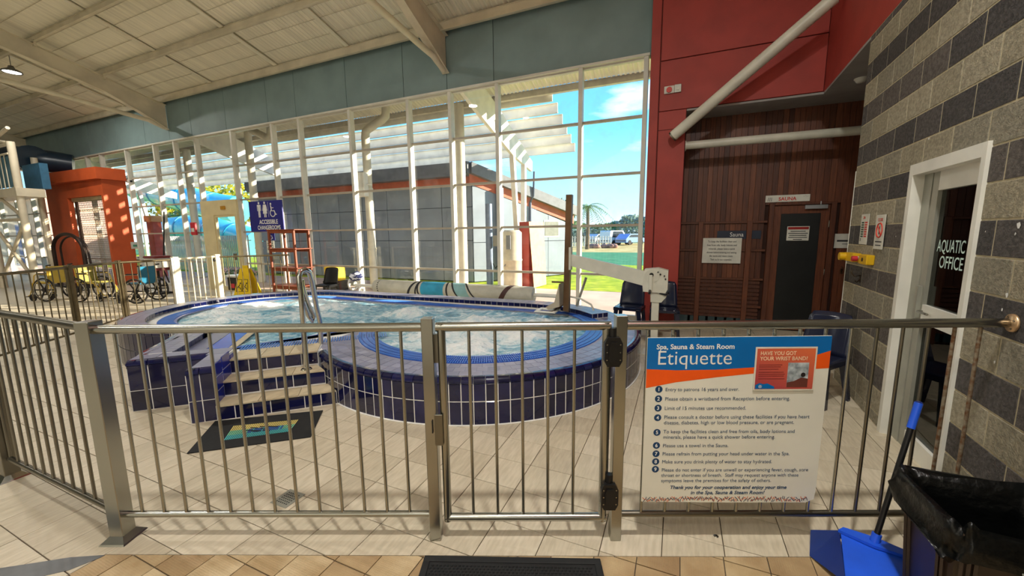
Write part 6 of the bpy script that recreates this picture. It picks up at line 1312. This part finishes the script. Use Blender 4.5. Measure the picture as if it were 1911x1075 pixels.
for z in (.5, 1.1): MB().bar((A.x, A.y, z), (B.x, B.y, z), .04, .08).build('rail', white_paint, t)
P = at_d(1082, 452, 80); t = thing('shed', 'small pale shed with a flat roof behind the white fence', 'shed', (P.x, P.y, 0)); MB().box((-3, -1.5, 0), (2, 1.5, 2.2)).build('walls', mat('pale_shed', (222, 206, 176), .8), t, local=True); MB().box((-3.2, -1.7, 2.2), (2.2, 1.7, 2.4)).build('roof', white_paint, t, local=True); MB().box((-2, -1.54, .8), (-.8, -1.5, 1.7)).build('window', mat('car_glass', (40, 52, 62), .1), t, local=True)
P = at_d(1122, 458, 43); t = thing('rubble_heap', 'low reddish heap of material by the dry grass', 'heap', (P.x, P.y, 0)); b = MB()
for i in range(9): rnd = random.Random(i); b.sphere((rnd.uniform(-1.4, 1.4), rnd.uniform(-.5, .5), .18), .35, 8, 5, (1.3, 1, .8))
b.build('heap', mat('reddish_rubble', (176, 132, 116), .9, 0, .2, 3), t, local=True)
# ---- slide garden seen through the left panes
m_cy = mat('cyan_flume', (88, 206, 226), .25, 0, .06, 1.5, coat=.4); m_cy2 = mat('deep_cyan_flume', (40, 150, 190), .3, 0, .06, 1.5)
def flume(label, pts, Y, r_, m_):
    t = thing('water_slide', label, 'water slide', tuple(aty(*pts[0], Y).xy)+(0,), group='outdoor water slides'); b = MB(); P = [aty(x, y, Y+dy) for (x, y, dy) in [(p[0], p[1], i*.25) for i, p in enumerate(pts)]]
    b.tube(P, r_, 18).build('flume', m_, t)
    for i in range(1, len(P)-1): d_ = (P[i+1]-P[i-1]).normalized()*.05; MB().tube([P[i]-d_, P[i]+d_], r_*1.05, 18).build('joint_ring', m_cy2, t)
    for q in (P[0], P[len(P)//2], P[-1]): MB().cyl((q.x, q.y, 0), (q.x, q.y, q.z-r_*.8), .12, 10).build('support_post', white_paint, t)
flume('upper cyan slide flume outside the left panes', [(258, 350), (300, 360), (350, 372), (400, 385), (445, 392)], 17, .95, m_cy)
flume('lower cyan slide flume curving behind the exit door', [(305, 432), (350, 428), (400, 432), (440, 442), (480, 455)], 15.5, .9, m_cy)
pf = thing('picket_fence', 'white metal picket fence in the slide garden', 'fence', tuple(aty(400, 480, 11.5).xy)+(0,)); xa, xb = aty(296, 480, 11.5).x, aty(470, 480, 11.5).x
n = 52; me = MB().box((-.025, -.02, 0), (.025, .02, 1.7)).mesh('picket', white_paint)
for i in range(n): inst('picket', me, pf, Matrix.Translation((xa+(xb-xa)*i/n, 11.5, 0)))
for z in (.2, 1.45): MB().box((xa, 11.52, z), (xb, 11.56, z+.05)).build('rail', white_paint, pf)
for i, (px, py, d, rx, lab) in enumerate(((335, 322, 54, 3.6, 'yellow flowering tree beyond the upper slide'), (425, 330, 60, 4.6, 'yellow green tree behind the middle mullions'), (500, 318, 68, 4.4, 'yellow green tree over the left end of the changeroom roof'), (560, 322, 78, 4.2, 'thin yellow green tree top behind the changeroom roof'), (385, 372, 48, 3.0, 'dark green shrub below the yellow flowering tree'))):
    P = at_d(px, py, d); tree(lab, (P.x, P.y, 0), P.z, rx, max(1.6, P.z*.34), (g3, g3, g3, g3, g1)[i], 1400, .30, 30+i)
m_pch = mat('peach_building_wall', (238, 186, 134), .7, 0, .06, .6)
ob = thing('annex_building', 'peach rendered annex beyond the left end of the glass wall', 'building', (-50, 13, 0)); MB().box((-75, 11.0, 0), (-36.5, 11.7, 4.2)).build('wall', m_pch, ob); MB().box((-75, 10.8, 4.2), (-36.3, 11.9, 4.6)).build('roof_edge', white_paint, ob); MB().prism([(-36.5, 11.0), (-34.7, 14.1), (-36.0, 14.1), (-37.2, 11.7)], 0, 4.2).build('end_wall', mat('pale_pink_wall', (240, 200, 184), .7, 0, .05, .5), ob, fixn=True); MB().box((-40.9, 10.95, 0), (-38.6, 11.0, 2.6)).build('blue_door', mat('navy_door', (40, 62, 120), .5), ob)
rw = thing('garden_wall', 'pink red garden wall outside the panes beside the kiosk', 'wall', tuple(aty(285, 450, 9.2).xy)+(0,)); P = aty(285, 400, 9.2); MB().box((P.x-.35, 9.1, 0), (P.x+.1, 9.4, 2.3)).build('wall', mat('pink_red_wall', (206, 104, 96), .7), rw); MB().box((P.x-.4, 9.05, 2.3), (P.x+.15, 9.45, 2.55)).build('coping', m_pch, rw)
b = MB(); fb = thing('flower_bed', 'bed of pink and white flowers outside the exit door', 'plants', tuple(aty(430, 505, 10.2).xy)+(0,)); P = aty(437, 505, 10.6); leaves(b, (P.x, P.y, .15), 1.3, .5, .16, 350, .06, 5); b.build('blooms', mat('pink_white_bloom', (236, 150, 170), .8, 0, .1, 14, col2=(246, 240, 240)), fb); b = MB(); leaves(b, (P.x, P.y, .08), 1.4, .6, .1, 250, .09, 6); b.build('foliage', g1, fb)
P = aty(625, 510, 8.6); t = thing('yellow_crate', 'yellow plastic crate outside the glass behind the black chair', 'crate', (P.x, 8.6, 0)); MB().bbox((-.22, -.2, .30), (.22, .2, .72), .01).build('crate', ys_, t, local=True); MB().bbox((-.26, -.24, 0), (.26, .24, .30), .01).build('stool', m_chk, t, local=True)
